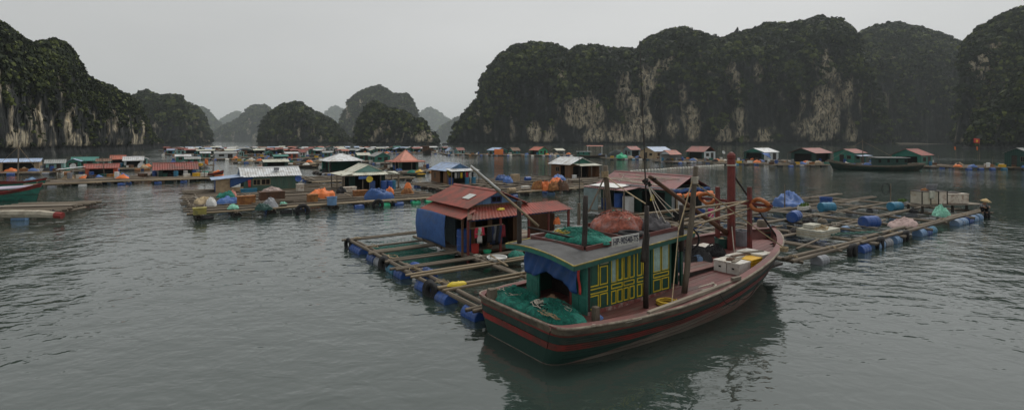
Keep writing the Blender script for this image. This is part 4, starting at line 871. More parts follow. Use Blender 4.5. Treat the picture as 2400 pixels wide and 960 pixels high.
# ------------------------------------------------------------------ the big raft beside the boat
def raft_thing(label, a0, b0, z=0.): return thing('fish_farm_raft', label, 'raft', W(a0, b0, z), TH, 'fish farm rafts')
def rail_pair(r, p, q, d=.16, gap=.3, m='wood', n=2):
    p, q = Vector(p), Vector(q); v = (q-p).normalized(); s = Vector((-v.y, v.x, 0))*gap
    L_ = (q-p).length; cuts = max(1, round(L_/6.5))
    for k in range(n):
        for c in range(cuts):
            a = p.lerp(q, c/cuts); b = p.lerp(q, (c+1)/cuts); off = s*(k-(n-1)/2)
            j = Vector((0, 0, RND.uniform(-.03, .03)+(.05 if c % 2 else 0))); off = off+s*RND.uniform(-.35, .35)
            beam(r, a+off-v*RND.uniform(.1, .7)+j, b+off+s*RND.uniform(-.4, .4)+v*RND.uniform(.1, .7)+j, d*RND.uniform(.8, 1.15), m)
def lash(r, x, y, z=.42, m='rope', s=1.0):
    mb = MB(); rg2 = random.Random(int(abs(x*31+y*17)*10)); tangle(mb, (0, 0, -.02), .22*s, .22*s, .1*s, 26, .016, rg2); mb.build('rope_lashing', M_[m], r, (x, y, z))
def float_drum(r, x, y, m, rz=0, z=.05): return obj('float_drum', drum_data(m, True), r, (x, y, z), (RND.uniform(0, 6), RND.uniform(-.05, .05), rz+RND.uniform(-.06, .06)), (1, 1.0, 1.0))
R1 = raft_thing('long raft of fish cages with blue drums along its edge, moored behind the fishing boat', 0, 0)
LB, ZB = 8.95, .36                        # local x = b, local y = a
for k, (x, n) in enumerate(((LB, 2), (12.35, 2), (16.5, 2), (20.5, 2), (24.4, 2))):
    rail_pair(R1, (x, 14.2 if x < 20 else 12.6, ZB), (x, 28.8 if x < 12 else (27.5 if x < 20 else 24.5), ZB), .17, .42 if k == 0 else .3, 'wood', n)
for y, x0, x1 in ((28.5, LB, 12.6), (26.3, LB, 12.4), (24.6, LB, 12.4), (22.6, LB, 12.4), (21.0, LB, 24.5), (19.6, LB, 24.5), (17.2, LB, 24.5), (14.6, LB, 24.5)):
    rail_pair(R1, (x0-.2, y, ZB+.1), (x1+.2, y, ZB+.1), .13, .28, 'wood' if y not in (19.6, 17.2) else 'bamboo', 2 if y not in (26.3,) else 1)
# right-hand field of cages
FX = [24.4, 28.2, 32.0, 36.0, 40.0, 44.2, 48.6, 53.0]; FY = [12.4, 15.6, 18.6, 21.6, 24.6]
for i, x in enumerate(FX[1:]): rail_pair(R1, (x, 12.3, ZB), (x+RND.uniform(-.3, .3), 24.7, ZB), .15, .32, 'wood', 2)
for j, y in enumerate(FY): rail_pair(R1, (24.2, y, ZB+.1), (53.3 if j < 3 else 57, y+RND.uniform(-.3, .3), ZB+.1), .16 if j else .2, .36, 'wood', 2)
for k in range(34):                       # odd poles and planks thrown across the frames
    x, y = RND.uniform(25, 52), RND.uniform(12.8, 24); L_ = RND.uniform(1.8, 4.5); a = RND.choice((0, 1.57))+RND.uniform(-.25, .25)
    if k % 3: beam(R1, (x, y, ZB+.22), (x+L_*math.cos(a), y+L_*math.sin(a), ZB+.24), RND.uniform(.06, .11), RND.choice(('bamboo', 'wood')), 'loose_pole')
    else: plank(R1, (x, y, ZB+.24), (x+L_*math.cos(a), y+L_*math.sin(a), ZB+.25), .22, .04, 'plank')
for k in range(10):
    x, y = RND.uniform(12, 24), RND.uniform(15, 21); L_ = RND.uniform(2, 4); a = RND.choice((0, 1.57))+RND.uniform(-.2, .2)
    beam(R1, (x, y, ZB+.22), (x+L_*math.cos(a), y+L_*math.sin(a), ZB+.25), .09, 'bamboo', 'loose_pole')
for y, m in ((28.0, 'bluep'), (27.1, 'bluep'), (25.0, 'bluep'), (24.0, 'greyp'), (22.35, 'cyanp'), (21.35, 'bluep'), (19.0, 'bluep'), (17.2, 'bluep'), (15.1, 'bluep')): float_drum(R1, LB-.2, y, m, math.pi/2)
for y in (22.0, 20.8): float_drum(R1, LB+.75, y, 'bluep', math.pi/2)
for x, m in ((26.5, 'greyp'), (31.2, 'bluep'), (33.1, 'paleb'), (34.1, 'greyp'), (35.5, 'paleb'), (39.4, 'paleb'), (41.2, 'cyanp'), (40.3, 'bluep'), (46.3, 'paleb'), (47.4, 'paleb'), (48.6, 'bluep'), (49.8, 'paleb'), (51.0, 'paleb')): float_drum(R1, x, 12.15, m, 0, .12)
for x in (28.2, 32, 36, 44, 48):
    for y in (15.6, 18.6, 21.6): float_drum(R1, x+RND.uniform(.6, 2), y, RND.choice(('bluep', 'paleb', 'greyp')), 0, 0.0)
for y in (28.4, 26.0, 23.2, 20.4, 17.9): lash(R1, LB, y, .45, 'rope', 1.5)
for x in FX: lash(R1, x, 12.4, .5, 'rope', 1.2)
for k, (x, y) in enumerate(((12.35, 21.0), (12.4, 19.6), (16.5, 19.6), (28.2, 15.6), (36, 15.6), (44.2, 15.6), (40, 18.6))): lash(R1, x, y, .5, 'wrope', 1.1)
# cage nets stretched inside the frames
def cage(r, x0, x1, y0, y1, m='gnet', zt=.3, d=.7):
    mb = MB(); g = .18
    for (p, q) in (((x0+g, y0+g), (x1-g, y0+g)), ((x1-g, y0+g), (x1-g, y1-g)), ((x1-g, y1-g), (x0+g, y1-g)), ((x0+g, y1-g), (x0+g, y0+g))):
        n = 14; L_ = math.dist(p, q)
        for k in range(n+1): f = k/n; mb.bar((p[0]+(q[0]-p[0])*f, p[1]+(q[1]-p[1])*f, zt-.05*math.sin(math.pi*((f*4) % 1))), (p[0]+(q[0]-p[0])*f, p[1]+(q[1]-p[1])*f, zt-d), .012)
        for k in range(7): mb.bar((*p, zt-.04-d*k/7), (*q, zt-.04-d*k/7), .012)
    for k in range(16):
        f = (k+.5)/16; mb.bar((x0+g, y0+g+(y1-y0-2*g)*f, zt-.22), (x1-g, y0+g+(y1-y0-2*g)*f, zt-.22), .01); mb.bar((x0+g+(x1-x0-2*g)*f, y0+g, zt-.22), (x0+g+(x1-x0-2*g)*f, y1-g, zt-.22), .01)
    mb.build('cage_net', M_[m], r)
cage(R1, LB, 12.3, 26.4, 28.4); cage(R1, LB, 12.3, 24.7, 26.2); cage(R1, LB, 12.3, 22.7, 24.5)
for i in range(3): cage(R1, FX[i], FX[i+1], 15.7, 18.5, 'bnet')
# decking under and before the red-roofed house
for k in range(14): plank(R1, (12.2, 22.0+k*.33, .42), (18.6, 22.0+k*.33, .42), .31, .04, 'plank' if k % 3 else 'brown', 'deck_plank')
for k in range(22): plank(R1, (28.2, 24.0+k*.34, .42), (34.3, 24.0+k*.34, .42), .32, .04, 'plank', 'deck_plank')
for k, (lab, x, y) in enumerate((('far left corner of the raft', LB-.42, 28.75), ('middle of the left raft edge', LB-.42, 23.1), ('left raft edge by the nearest drums', LB-.42, 18.1))):
    for q in range(3 if k else 1): tag(obj('old_tyre', TYRE, None, W(y+.16*q-.16, x+.02*q, .2), (math.pi/2+.1*q, .1, TH+math.pi/2+.2), (1.05, 1.05, 1.1)), ('black tyre fender at the '+lab) if k == 0 else ('%s of three black tyre fenders at the ' % ('farthest', 'middle', 'nearest')[2-q]+lab), 'tyre', 'tyre fenders at '+lab)
for k, x in enumerate((29.6, 33.0, 36.6, 52.7)):
    for q in range(2): tag(obj('old_tyre', TYRE, None, W(12.0, x+.3*q, .2), (math.pi/2, .1, TH+.3*q), (1.15, 1.15, 1.2)), '%s tyre of the %s fender pair from the boat, right-hand cages' % (('left', 'right')[q], ORD[k]), 'tyre', 'tyre fenders of the %s pair on the right' % ORD[k])
# ------------------------------------------------------------------ red-roofed house with the blue gable
hF = house('floating_house', 'red-roofed house with blue board gable and blue tarpaulin side, beside the fishing boat', W(24.5, 14.3, .45), TH, 3.1, 4.2, 2.28, 2.92, 'blue', 'red', over=.34, wave=.2, boards=.17,
    wmats={'L': 'grey', 'F': 'brown', 'R': 'brown', 'B': 'grey'}, gm='blue',
    ops={'F': [(.3, 1.0, 0, 1.8, 'dark'), (1.3, 2.6, 0, 1.75, 'dark')], 'L': [(2.6, 3.9, 0, 1.7, 'dark')], 'Fg': [(1.28, 1.82, 2.36, 2.6, 'window', mat('purple_blue_paint', (.03, .035, .12), .6, .2))]},
    porch=[('L', .85, 2.1, 1.74, 'red', 3, .02, 1.16, 'brown')])
mb = MB(); sheet(mb, (-2.3, -3.2, 1.72), (4.3, -3.2, 1.78), (4.0, -2.12, 2.16), (-1.5, -2.12, 2.16), .2); mb.build('porch_roof', ROOFS['red'], hF)
MB().add([(-2.36, -3.25, 1.76), (-2.1, -3.25, 1.79), (-1.4, -2.0, 2.16), (-1.62, -2.0, 2.14), (-2.36, -3.25, 1.73), (-2.1, -3.25, 1.76), (-1.4, -2.0, 2.13), (-1.62, -2.0, 2.11)], [(0, 1, 2, 3), (7, 6, 5, 4), (0, 4, 5, 1), (3, 2, 6, 7), (0, 3, 7, 4), (1, 5, 6, 2)]).build('roof_flashing', M_['brown'], hF)
for x in (-2.2, -.35, 1.4, 2.7, 4.1): MB().b2(x-.05, x+.05, -3.1, -3.0, -.35 if x < -2 else -.05, 1.72).build('porch_post', M_['bitt'], hF)
MB().bar((-2.25, -3.05, 1.68), (4.2, -3.05, 1.74), .05, .09).build('porch_beam', M_['tarp'], hF)
MB().bar((-2.3, -3.06, 1.3), (-.2, -3.06, 1.34), .04).build('laundry_rail', M_['bamboo'], hF)
MB().b2(-.55, -.1, -.9, -.3, 0, .025).build('skylight', mat('skylight_sheet', (.5, .52, .5), .5, .1, 2, 0), hF, (-.62, -.3, 2.72), (0, -math.atan2(.64, 1.55), 0), scale=(1.1, 1, 1)).scale = (1.15, 1.15, 1)
MB().b2(3.2, 3.25, -2.9, -.5, 0, 1.6).build('side_screen', M_['brown'], hF)
# blue tarpaulin on the left side
tagt = MB().grid(lambda u, v: (-2.44-.13*math.sin(math.pi*min(1, v*1.05))*(.7+.3*math.sin(u*5)), 2.35-3.5*u, 1.72-1.62*v+.05*math.sin(u*3)), 24, 14, .008).build('hanging_tarpaulin', mat('mid_blue_tarpaulin', (.045, .12, .33), .6, .25, 3, .4, (.07, .12, .24), .45), None, hF.location, TH, smooth=True)
tag(tagt, 'blue tarpaulin sheet hanging down the left side of the red-roofed house', 'tarpaulin')
heap('flower_bunch', 'yellow cloth lying on the lower red roof under the gable', 'cloth', 'yellow', hF.matrix_basis @ Vector((.0, -2.55, 2.0)), TH, .2, .14, .1, 51, n=9)
# laundry: each garment on the rail
gcol = (('red', (.45, .03, .06)), ('white', (.5, .48, .45)), ('black', (.015, .015, .018)), ('grey', (.12, .12, .13)), ('navy', (.02, .03, .07)), ('dark red', (.2, .02, .03)))
for k in range(9):
    nm, c = gcol[[0, 1, 0, 2, 4, 3, 2, 4, 5][k]]; x = -1.75+k*.16+(.25 if k > 2 else 0); L_ = (.5, .75, .4, .8, .9, .7, .85, .9, .6)[k]
    g = MB().grid(lambda u, v: (.09*(u*2-1)*(1+.5*math.sin(v*2)), .02*math.sin(u*6+v*4), -L_*v), 5, 6, .01).build('garment', mat('cloth_'+nm.replace(' ', '_'), c, .9, .2, 4, .1), None, hF.matrix_basis @ Vector((x, -3.1, 1.31)), TH+RND.uniform(-.4, .4), smooth=True)
    tag(g, '%s garment, %s from the left on the porch rail of the red-roofed house' % (nm, ORD[k]), 'garment', 'laundry on the porch of the red-roofed house, '+nm)
hang = MB()
for k in range(8): a = k*math.pi/4; hang.bar((0, 0, .2), (.18*math.cos(a), .18*math.sin(a), 0), .012); hang.bar((.18*math.cos(a), .18*math.sin(a), 0), (.18*math.cos(a+.785), .18*math.sin(a+.785), 0), .014)
tag(hang.build('sock_hanger', M_['brightg'], None, hF.matrix_basis @ Vector((-1.65, -3.12, 1.02)), TH), 'round green peg hanger on the porch of the red-roofed house', 'hanger')
def barrel(label, p, m, group=None, lying=False, rz=0, s=1.0):
    return tag(obj('barrel', drum_data(m, lying), None, p, (0, 0, rz) if not lying else (RND.uniform(0, 3), 0, rz), s), label, 'barrel', group)
def hFp(x, y, z=0.): return hF.matrix_basis @ Vector((x, y, z))
barrel('tall blue barrel at the corner between tarpaulin and porch post', hFp(-1.85, -2.0), 'bluep', s=1.25)
tub('bucket', 'red bucket on the porch under the laundry', 'bucket', hFp(-1.55, -2.6), TH, .2, .42, 'redp')
tub('basin', 'white round basin floating beside the porch', 'basin', W(19.9, 12.75, .46), TH, .46, .17, 'white', None, True, None, .8)
tub('basin', 'small green basin on the porch floor', 'basin', hFp(-1.0, -2.85), TH, .2, .1, 'brightg', None, True, None, .8)
for k, (x, lab) in enumerate(((2.0, 'left'), (2.35, 'middle'), (2.7, 'right'))): tag(MB().b2(-.15, .15, -.2, .2, 0, .55).build('white_canister', M_['white'], None, hFp(x, -2.7), TH), '%s one of three white canisters on the porch' % lab, 'canister', 'white canisters on the porch')
heap('flower_bunch', 'bunch of yellow flowers at the right end of the porch', 'flowers', 'yellow', hFp(3.0, -2.95, .0), TH, .25, .22, .4, 53, n=12, fold=.5)
heap('life_vest', 'orange life vest hanging at the right of the red-roofed porch', 'life vest', 'orange', hFp(3.2, -3.15, 1.05), TH, .22, .15, .4, 54, n=10)
for k, (x, y, m, lab) in enumerate(((4.6, -2.2, 'bluep', 'blue tub with ropes to the right of the red-roofed porch'), (5.4, -2.5, 'tarp2', 'low blue tub beside the boat cabin'))): tub('tub', lab, 'tub', hFp(x, y), TH, .42, .5, m)
obj_net = heap('scoop_net', 'round green scoop net on the raft before the porch', 'net', 'gnet', W(20.2, 14.0, .46), TH, .4, .4, .25, 61, n=10)
heap('yellow_cloth', 'yellow cloth on the raft edge before the boat', 'cloth', 'yellow', W(17.3, 9.3, .5), TH, .35, .18, .14, 63, n=9)
# ------------------------------------------------------------------ maroon-roofed house behind the boat
hE = house('floating_house', 'long maroon-roofed house with pale gable, seen behind the boat masts', W(27.6, 32.3, .45), TH, 3.9, 7.2, 2.02, 2.86, 'grey', 'maroon', over=.32, wave=.22, boards=0,
    wmats={'F': 'white', 'L': 'dgreen'}, gm='pteal', ops={'L': [(1.1, 1.9, 0, 1.75, 'dark'), (4.4, 6.6, 0, 1.7, 'dark')], 'F': [(.3, 3.5, 0, 1.7, 'dark')]}, porch=[('L', 2.0, 1.95, 1.78, 'maroon', 3, .0, .62, 'wood')])
MB().box((-2.9, 1.6, 1.97), (1.7, 3.0, .03), 0, 0, -.08).build('porch_cover', M_['white'], hE)
MB().bar((-2.25, -3.9, 2.02), (-2.25, .5, 2.06), .1).build('gutter', M_['greyp'], hE)
MB().b2(-3.9, -3.85, 2.0, 3.6, 0, 1.7).build('side_wall', WALLS['grey'], hE)
for x in (-2.6, -1.9, -.6): MB().b2(x-.05, x+.05, -4.6, -4.5, 0, 1.7).build('porch_post', M_['bamboo'], hE)
mb = MB()
for k in range(4):
    p = [hE.matrix_basis.inverted() @ hE.matrix_basis @ Vector((RND.uniform(-1.9, -.1), RND.uniform(-3.5, 3.4), 0)) for _ in range(7)]
    mb.tube([(q.x, q.y, 2.93+(q.x)*.43) for q in p], .018, 4)
mb.build('rope_on_roof', M_['wrope'], hE)
for k, (m, z, lab) in enumerate((('tarp', 1.85, 'rolled blue tarpaulin along the gable end of the maroon-roofed house'), ('orange', 1.55, 'rolled orange tarpaulin along the gable end of the maroon-roofed house'))):
    tag(MB().tube([(-2.2+.25*i, -3.85-.25*k+.03*math.sin(i*2.1), z+.06*math.sin(i*1.3)) for i in range(18)], [.1+.07*abs(math.sin(i*1.7+k)) for i in range(18)], 7).build('rolled_tarpaulin', M_[m], None, hE.location, TH, smooth=True), lab, 'tarpaulin')
def hEp(x, y, z=0.): return hE.matrix_basis @ Vector((x, y, z))
barrel('large blue drum beside the white cabinet of the maroon-roofed house', hEp(-3.0, .6, .35), 'bluep', s=1.25)
tag(MB().b2(-.4, .4, -.4, .4, 0, .35).build('wooden_crate', M_['plank'], None, hEp(-3.0, .6), TH), 'low wooden crate under the large blue drum', 'crate')
tag(MB().b2(-.3, .3, -.3, .3, 0, 1.25).build('white_cabinet', M_['white'], None, hEp(-2.9, -.3), TH), 'white cabinet beside the large blue drum', 'cabinet')
barrel('blue drum on the porch floor by the back wall', hEp(-2.9, 2.2), 'bluep')
heap('yellow_jacket', 'yellow jacket hanging on the maroon-roofed house wall', 'jacket', 'yellow', hEp(-2.12, -2.0, 1.05), TH, .2, .1, .55, 66, n=9)
for k, (x, y, m, lab) in enumerate(((-2.6, -4.6, 'rubber', 'dark tub at the gable end of the maroon-roofed house'), (-.6, -5.0, 'bluep', 'blue barrel before the gable end, beside the red bitt'), (0.2, -5.3, 'pinkp', 'pink water can before the gable end, beside the red bitt'))): tub('tub', lab, 'tub', hEp(x, y), TH, .34 if k < 2 else .2, .6, m)
tag(MB().b2(-.35, .35, -.03, .03, 0, 1.3).build('white_door_panel', M_['white'], None, hEp(-1.6, -4.0), TH), 'white door panel standing at the gable end', 'panel')
# ------------------------------------------------------------------ things lying on the right-hand cages
def on(x, y, z=.5): return P(x, y, z)
def tarp_heap(label, p, rx, ry, h, m, seed, rot=TH): return heap('tarpaulin_cover', label, 'tarpaulin', m, p, rot, rx, ry, h, seed, fold=.12, flat=.38, n=26)
tarp_heap('blue tarpaulin draped over a pile on the far edge of the right-hand cages', on(1850, 482, .4), 1.75, 1.2, 1.05, 'tarp2', 71)
bz = lambda lab, x, y, m, rz=0, s=1.0: barrel(lab, on(x, y, .45)+Vector((0, 0, .3*s)), m, 'barrels lying on the right-hand cages', True, TH+rz, s)
bz('deep blue barrel lying just right of the boat bow', 1862, 520, 'bluep', .2, 1.3)
bz('cyan barrel lying in the middle of the right-hand cages', 1938, 497, 'cyanp', -.4, 1.3)
bz('bright blue barrel lying among the right-hand cages beside the pink net', 2038, 534, 'bluep', -.3, 1.3)
bz('cyan barrel left of the tall cabinets on the table', 2098, 494, 'cyanp', -.3, 1.2)
tub('tub', 'blue square tub behind the cyan barrel', 'tub', on(1936, 478, .45), TH, .5, .6, 'bluep')
heap('net_pile', 'pale pink net pile on the right-hand cages', 'fishing net', mat('pink_net', (.38, .28, .26), .9, .3, 8, .6), on(2115, 528, .45), TH, 1.5, .7, .5, 73, fold=.3)
heap('net_pile', 'light green net bag under the table with cabinets', 'fishing net', mat('mint_net', (.22, .5, .38), .8, .3, 8, .6), on(2206, 506, .45), TH, .75, .5, .6, 74, fold=.4)
heap('net_pile', 'dark net pile beside the foam raft box by the bow', 'fishing net', 'bnet', on(1895, 520, .5), TH, .4, .4, .3, 75, n=12)
# weathered foam blocks by the bow
fb = thing('foam_raft_box', 'weathered white foam box full of tangled rope, right of the bow', 'foam box', on(1918, 552, .42), TH)
MB().b2(-1.1, 1.1, -.7, .7, 0, .45).build('box_body', mat('grey_foam', (.45, .44, .37), .9, .25, 5, .4, (.22, .2, .14), .4), fb)
for z in (.15, .3): MB().b2(-1.115, 1.115, -.715, .715, z-.012, z+.012).build('strap', M_['rope'], fb)
mb = MB(); rg3 = random.Random(3)
for k in range(5): tangle(mb, (RND.uniform(-.5, .5), RND.uniform(-.3, .3), .46), .5, .35, .12, 40, .02, rg3)
mb.build('rope_fill', M_['rope'], fb)
tag(MB().b2(-.45, .45, -.3, .3, 0, .22).build('foam_slab', mat('grey_foam', (.45, .44, .37)), None, on(1903, 533, .9), TH), 'small grey foam slab on the weathered foam box', 'foam slab')
ld = thing('green_ladder', 'green metal ladder lying beside the weathered foam box', 'ladder', on(2000, 548, .55), TH-.35)
for y in (-.25, .25): MB().bar((-1.8, y, .05), (1.8, y, .05), .06).build('ladder_rail', M_['greenp'], ld)
for k in range(9): MB().bar((-1.6+.4*k, -.25, .05), (-1.6+.4*k, .25, .05), .05).build('rung', M_['teal'], ld)
# table with cabinets
tb = thing('work_table', 'long low wooden table carrying the cabinets at the right end of the cages', 'table', P(2215, 494, .4), TH-.45)
for k in range(5): plank(tb, (-2.9, -.6+.3*k, .55), (2.9, -.6+.3*k, .55), .29, .05, 'plank', 'table_plank')
for x in (-2.7, 0, 2.7):
    for y in (-.6, .6): MB().b2(x-.06, x+.06, y-.06, y+.06, -.05, .52).build('leg', M_['darkwood'], tb)
tz = tb.location+Vector((0, 0, .59)); TR = TH-.45
def tp(x, y, z=0): return tz+Matrix.Rotation(TR, 3, 'Z') @ Vector((x, y, z))
cb1 = thing('wooden_cabinet', 'white-panelled cabinet with dark frame on the long table', 'cabinet', tp(-1.35, .1), TR)
for x0, x1 in ((-1.15, -.42), (-.38, .28), (.32, 1.05)): MB().b2(x0, x1, -.5, .5, .03, .98).build('panel', M_['rustw'] if x0 > 0 else mat('cream_panel', (.5, .46, .37), .7, .2, 3, .1, (.3, .22, .13), .4), cb1)
for x in (-1.18, -.4, .3, 1.08): MB().b2(x-.035, x+.035, -.53, -.49, 0, 1.02).build('frame_post', M_['darkwood'], cb1)
for z in (.0, 1.0): MB().b2(-1.2, 1.1, -.54, .52, z, z+.03).build('frame_rail', M_['darkwood'], cb1)
tag(MB().b2(-.5, .5, -.02, .02, 0, .5).build('grey_panel', M_['greyp'], None, tp(-1.1, .2, 1.03), (.25, 0, TR)), 'grey sheet panel leaning on top of the white-panelled cabinet', 'panel')
tag(MB().grid(lambda u, v: (.22*(u*2-1), -.55-.03*math.sin(u*7), 1.06-.6*v), 6, 5, .01).build('towel', mat('pale_towel', (.5, .5, .42), .9, .2, 5, .2), None, tp(-1.7, .1), TR, smooth=True), 'pale towel hanging over the front of the white-panelled cabinet', 'towel')
heap('brown_bundle', 'small brown bundle on top of the white-panelled cabinet', 'bundle', 'rust', tp(-1.75, .1, 1.03), TR, .3, .2, .18, 78, n=9)
cb2 = thing('rusty_freezer', 'rust-stained white chest freezer on the long table', 'freezer', tp(.75, .1), TR)
MB().b2(-.95, .95, -.5, .5, .02, .72).build('chest', M_['rustw'], cb2); MB().b2(-.98, .98, -.53, .53, .725, .8).build('lid', M_['rustw'], cb2)
heap('dark_bundle', 'dark cloth bundles lying on the rust-stained freezer', 'bundle', 'darkwood', tp(.8, .1, .8), TR, .75, .3, .14, 79, n=12)
# person crouching at the right-hand corner, conical hat and checked shirt
def person(label, loc, rot, joints, edges, radii, cloth, skin, hat=None, hair=True):
    e = thing('person', label, 'person', loc, rot)
    def skinmesh(nm, js, es, rs, m, root=0):
        me = bpy.data.meshes.new(nm); me.from_pydata([tuple(j) for j in js], es, []); me.materials.append(m); o = obj(nm, me, e)
        sk = o.modifiers.new('skin', 'SKIN')
        for i, r in enumerate(rs): d = me.skin_vertices[0].data[i]; d.radius = (r, r); d.use_root = (i == root)
        sk.use_smooth_shade = True; sb = o.modifiers.new('sub', 'SUBSURF'); sb.levels = 1; sb.render_levels = 2; return o
    skinmesh('body', joints, edges, radii, skin); return e, skinmesh
SK = mat('skin_tone', (.32, .18, .12), .6, .1, 5, 0)
J = [(0, 0, .28), (0, -.02, .48), (.02, -.14, .66), (.03, -.2, .76), (.03, -.23, .86), (.17, -.12, .64), (.22, -.34, .5), (.12, -.5, .42), (-.15, -.1, .64), (-.2, -.32, .48), (-.08, -.48, .4), (.14, -.34, .42), (.15, -.14, .06), (.15, -.3, .03), (-.14, -.32, .42), (-.15, -.12, .06), (-.15, -.28, .03)]
E_ = [(0, 1), (1, 2), (2, 3), (3, 4), (2, 5), (5, 6), (6, 7), (2, 8), (8, 9), (9, 10), (0, 11), (11, 12), (12, 13), (0, 14), (14, 15), (15, 16)]
Rr = [.14, .15, .13, .055, .095, .07, .05, .035, .07, .05, .035, .09, .06, .045, .09, .06, .045]
pe, sk_ = person('person in checked shirt and conical straw hat crouching at the far right raft corner', P(2302, 498, .46), TH-.6, J, E_, Rr, None, SK)
checked = mat('checked_shirt', (.4, .4, .42), .9, .1, 4, 0)
n_ = checked.node_tree.nodes; l_ = checked.node_tree.links; ck = n_.new('ShaderNodeTexChecker'); ck.inputs['Scale'].default_value = 22; ck.inputs['Color1'].default_value = (.5, .5, .5, 1); ck.inputs['Color2'].default_value = (.03, .03, .06, 1)
tcx = n_.new('ShaderNodeTexCoord'); l_.new(tcx.outputs['Object'], ck.inputs[0]); l_.new(ck.outputs[0], n_['Principled BSDF'].inputs['Base Color'])
sk_('shirt', [J[0], J[1], J[2], J[5], J[6], J[8], J[9]], [(0, 1), (1, 2), (2, 3), (3, 4), (2, 5), (5, 6)], [.17, .18, .16, .09, .075, .09, .075], checked)
sk_('trousers', [J[0], J[11], J[12], J[14], J[15]], [(0, 1), (1, 2), (0, 3), (3, 4)], [.16, .11, .08, .11, .08], M_['dark'])
MB().lathe([(.34, 0), (.2, .1), (.02, .22), (.01, .215), (.18, .09), (.32, -.005)], 16).build('conical_hat', mat('straw_hat', (.45, .33, .17), .9, .2, 8, .2), pe, (.03, -.25, .9), (.25, 0, 0), smooth=True)
# poles with odds and ends
for x, y0, y1, lab in ((1839, 490, 432, 'thin upright pole in front of the blue tarpaulin'), (2087, 478, 430, 'upright pole with a rope loop left of the cabinets')):
    p = P(x, y0, .3); h = (y0-y1)/FPX*p.y; tag(MB().tube([(0, 0, 0), (.03, 0, h*.5), (.06 if x > 2000 else 0, 0, h)], [.05, .045, .035], 6).build('upright_pole', M_['wood'], None, p, TH), lab, 'pole')
p = P(2084, 478, .3); tag(MB().tube([(-.3+.35*math.cos(a), 0, 1.35+.5*math.sin(a)) for a in [i*.35 for i in range(18)]], .03, 5, True).build('rope_loop', M_['rubber'], None, p, 0), 'dark rope loop hung on the pole left of the cabinets', 'rope')
for x, y, lab, m in ((1884, 491, 'small foam planter with seedlings right of the bow', 'foam'), (2115, 480, 'planter with seedlings left of the cabinets', 'greyp')):
    pt = thing('planter', lab, 'planter', P(x, y, .5), TH); MB().b2(-.55, .55, -.25, .25, 0, .28).build('trough', M_[m], pt)
    mb = MB()
    for k in range(70):
        c = Vector((RND.uniform(-.5, .5), RND.uniform(-.2, .2), .26)); d = Vector((RND.uniform(-.15, .15), RND.uniform(-.15, .15), RND.uniform(.12, .35))); s = Vector((-d.y, d.x, 0)).normalized()*.035
        mb.add([c-s, c+s, c+d+s*.3, c+d-s*.3], [(0, 1, 2, 3)])
    mb.build('seedlings', mat('seedling_green', (.09, .16, .03), .7, .3, 5, 0), pt)
pt = thing('potted_plant', 'spiky green plant on the raft right behind the bow', 'plant', P(1790, 505, .5), TH); mb = MB()
for k in range(46):
    a = RND.uniform(0, 6.28); o_ = RND.uniform(.2, .55); h = RND.uniform(.3, .7); pts = [Vector((o_*f*math.cos(a), o_*f*math.sin(a), .25+h*f-.3*f*f)) for f in (0, .4, .75, 1)]; s = Vector((-math.sin(a), math.cos(a), 0))*.035
    mb.add([pts[0]-s, pts[0]+s, pts[1]-s, pts[1]+s, pts[2]-s*.7, pts[2]+s*.7, pts[3]], [(0, 1, 3, 2), (2, 3, 5, 4), (4, 5, 6)])
mb.build('leaves', mat('spiky_green', (.05, .13, .035), .6, .3, 5, 0), pt); MB().lathe([(.2, 0), (.26, .28), (.22, .28)], 10).build('pot', M_['greyp'], pt)
for k, (x, y, m, lab) in enumerate(((1862, 545, 'darkwood', 'dark pail among the cages right of the bow'), (1928, 520, 'wood', 'short log float lying on the cage beam'), (2140, 497, 'bnet', 'dark bundle in front of the table'))):
    heap('bundle', lab, 'bundle', m, P(x, y, .46), TH, .35, .3, .3, 81+k, n=10)
# ------------------------------------------------------------------ the floating village
def grid_raft(label, a0, a1, b0, b1, nx, ny, d=.16, floats=(), seed=1, poles=10, front='bamboo', deck=()):
    r = raft_thing(label, a0, b0); Lx, Ly_ = b1-b0, a1-a0; rr = random.Random(seed)
    for i in range(nx+1): x = Lx*i/nx; rail_pair(r, (x, -.2, ZB), (x+rr.uniform(-.2, .2), Ly_+.2, ZB), d, .34, 'wood', 2)
    for j in range(ny+1): y = Ly_*j/ny; rail_pair(r, (-.2, y, ZB+.1), (Lx+.2, y+rr.uniform(-.2, .2), ZB+.1), d*(1.2 if j == 0 else 1), .34, front if j == 0 else 'wood', 2)
    for k in range(poles):
        x, y = rr.uniform(0, Lx*.85), rr.uniform(0, Ly_*.9); L_ = rr.uniform(2, 5); a = rr.choice((0, 1.57))+rr.uniform(-.2, .2)
        (beam(r, (x, y, ZB+.22), (x+L_*math.cos(a), y+L_*math.sin(a), ZB+.24), .1, rr.choice(('bamboo', 'wood')), 'loose_pole') if k % 3 else plank(r, (x, y, ZB+.24), (x+L_*math.cos(a), y+L_*math.sin(a), ZB+.25), .25, .04, 'plank'))
    for (x, m) in floats: obj('float_drum', small_drum(m, True), r, (x, -.15, .02), (rr.uniform(0, 6), 0, rr.uniform(-.1, .1)), .95)
    for i in range(nx+1):
        for j in range(1, ny+1): obj('float_drum', small_drum('bluep' if (i+j) % 4 == 0 else 'darkwood', True), r, (Lx*i/nx+.2, Ly_*(j-.5)/ny, 0.0), (0, 0, 1.57), 1.1)
    for (x0, x1, y0, y1) in deck:
        n = int((y1-y0)/.5)
        for k in range(n): plank(r, (x0, y0+.5*(k+.5), .44), (x1, y0+.5*(k+.5), .44), .47, .04, 'plank' if k % 3 else 'brown', 'deck_plank')
    return r
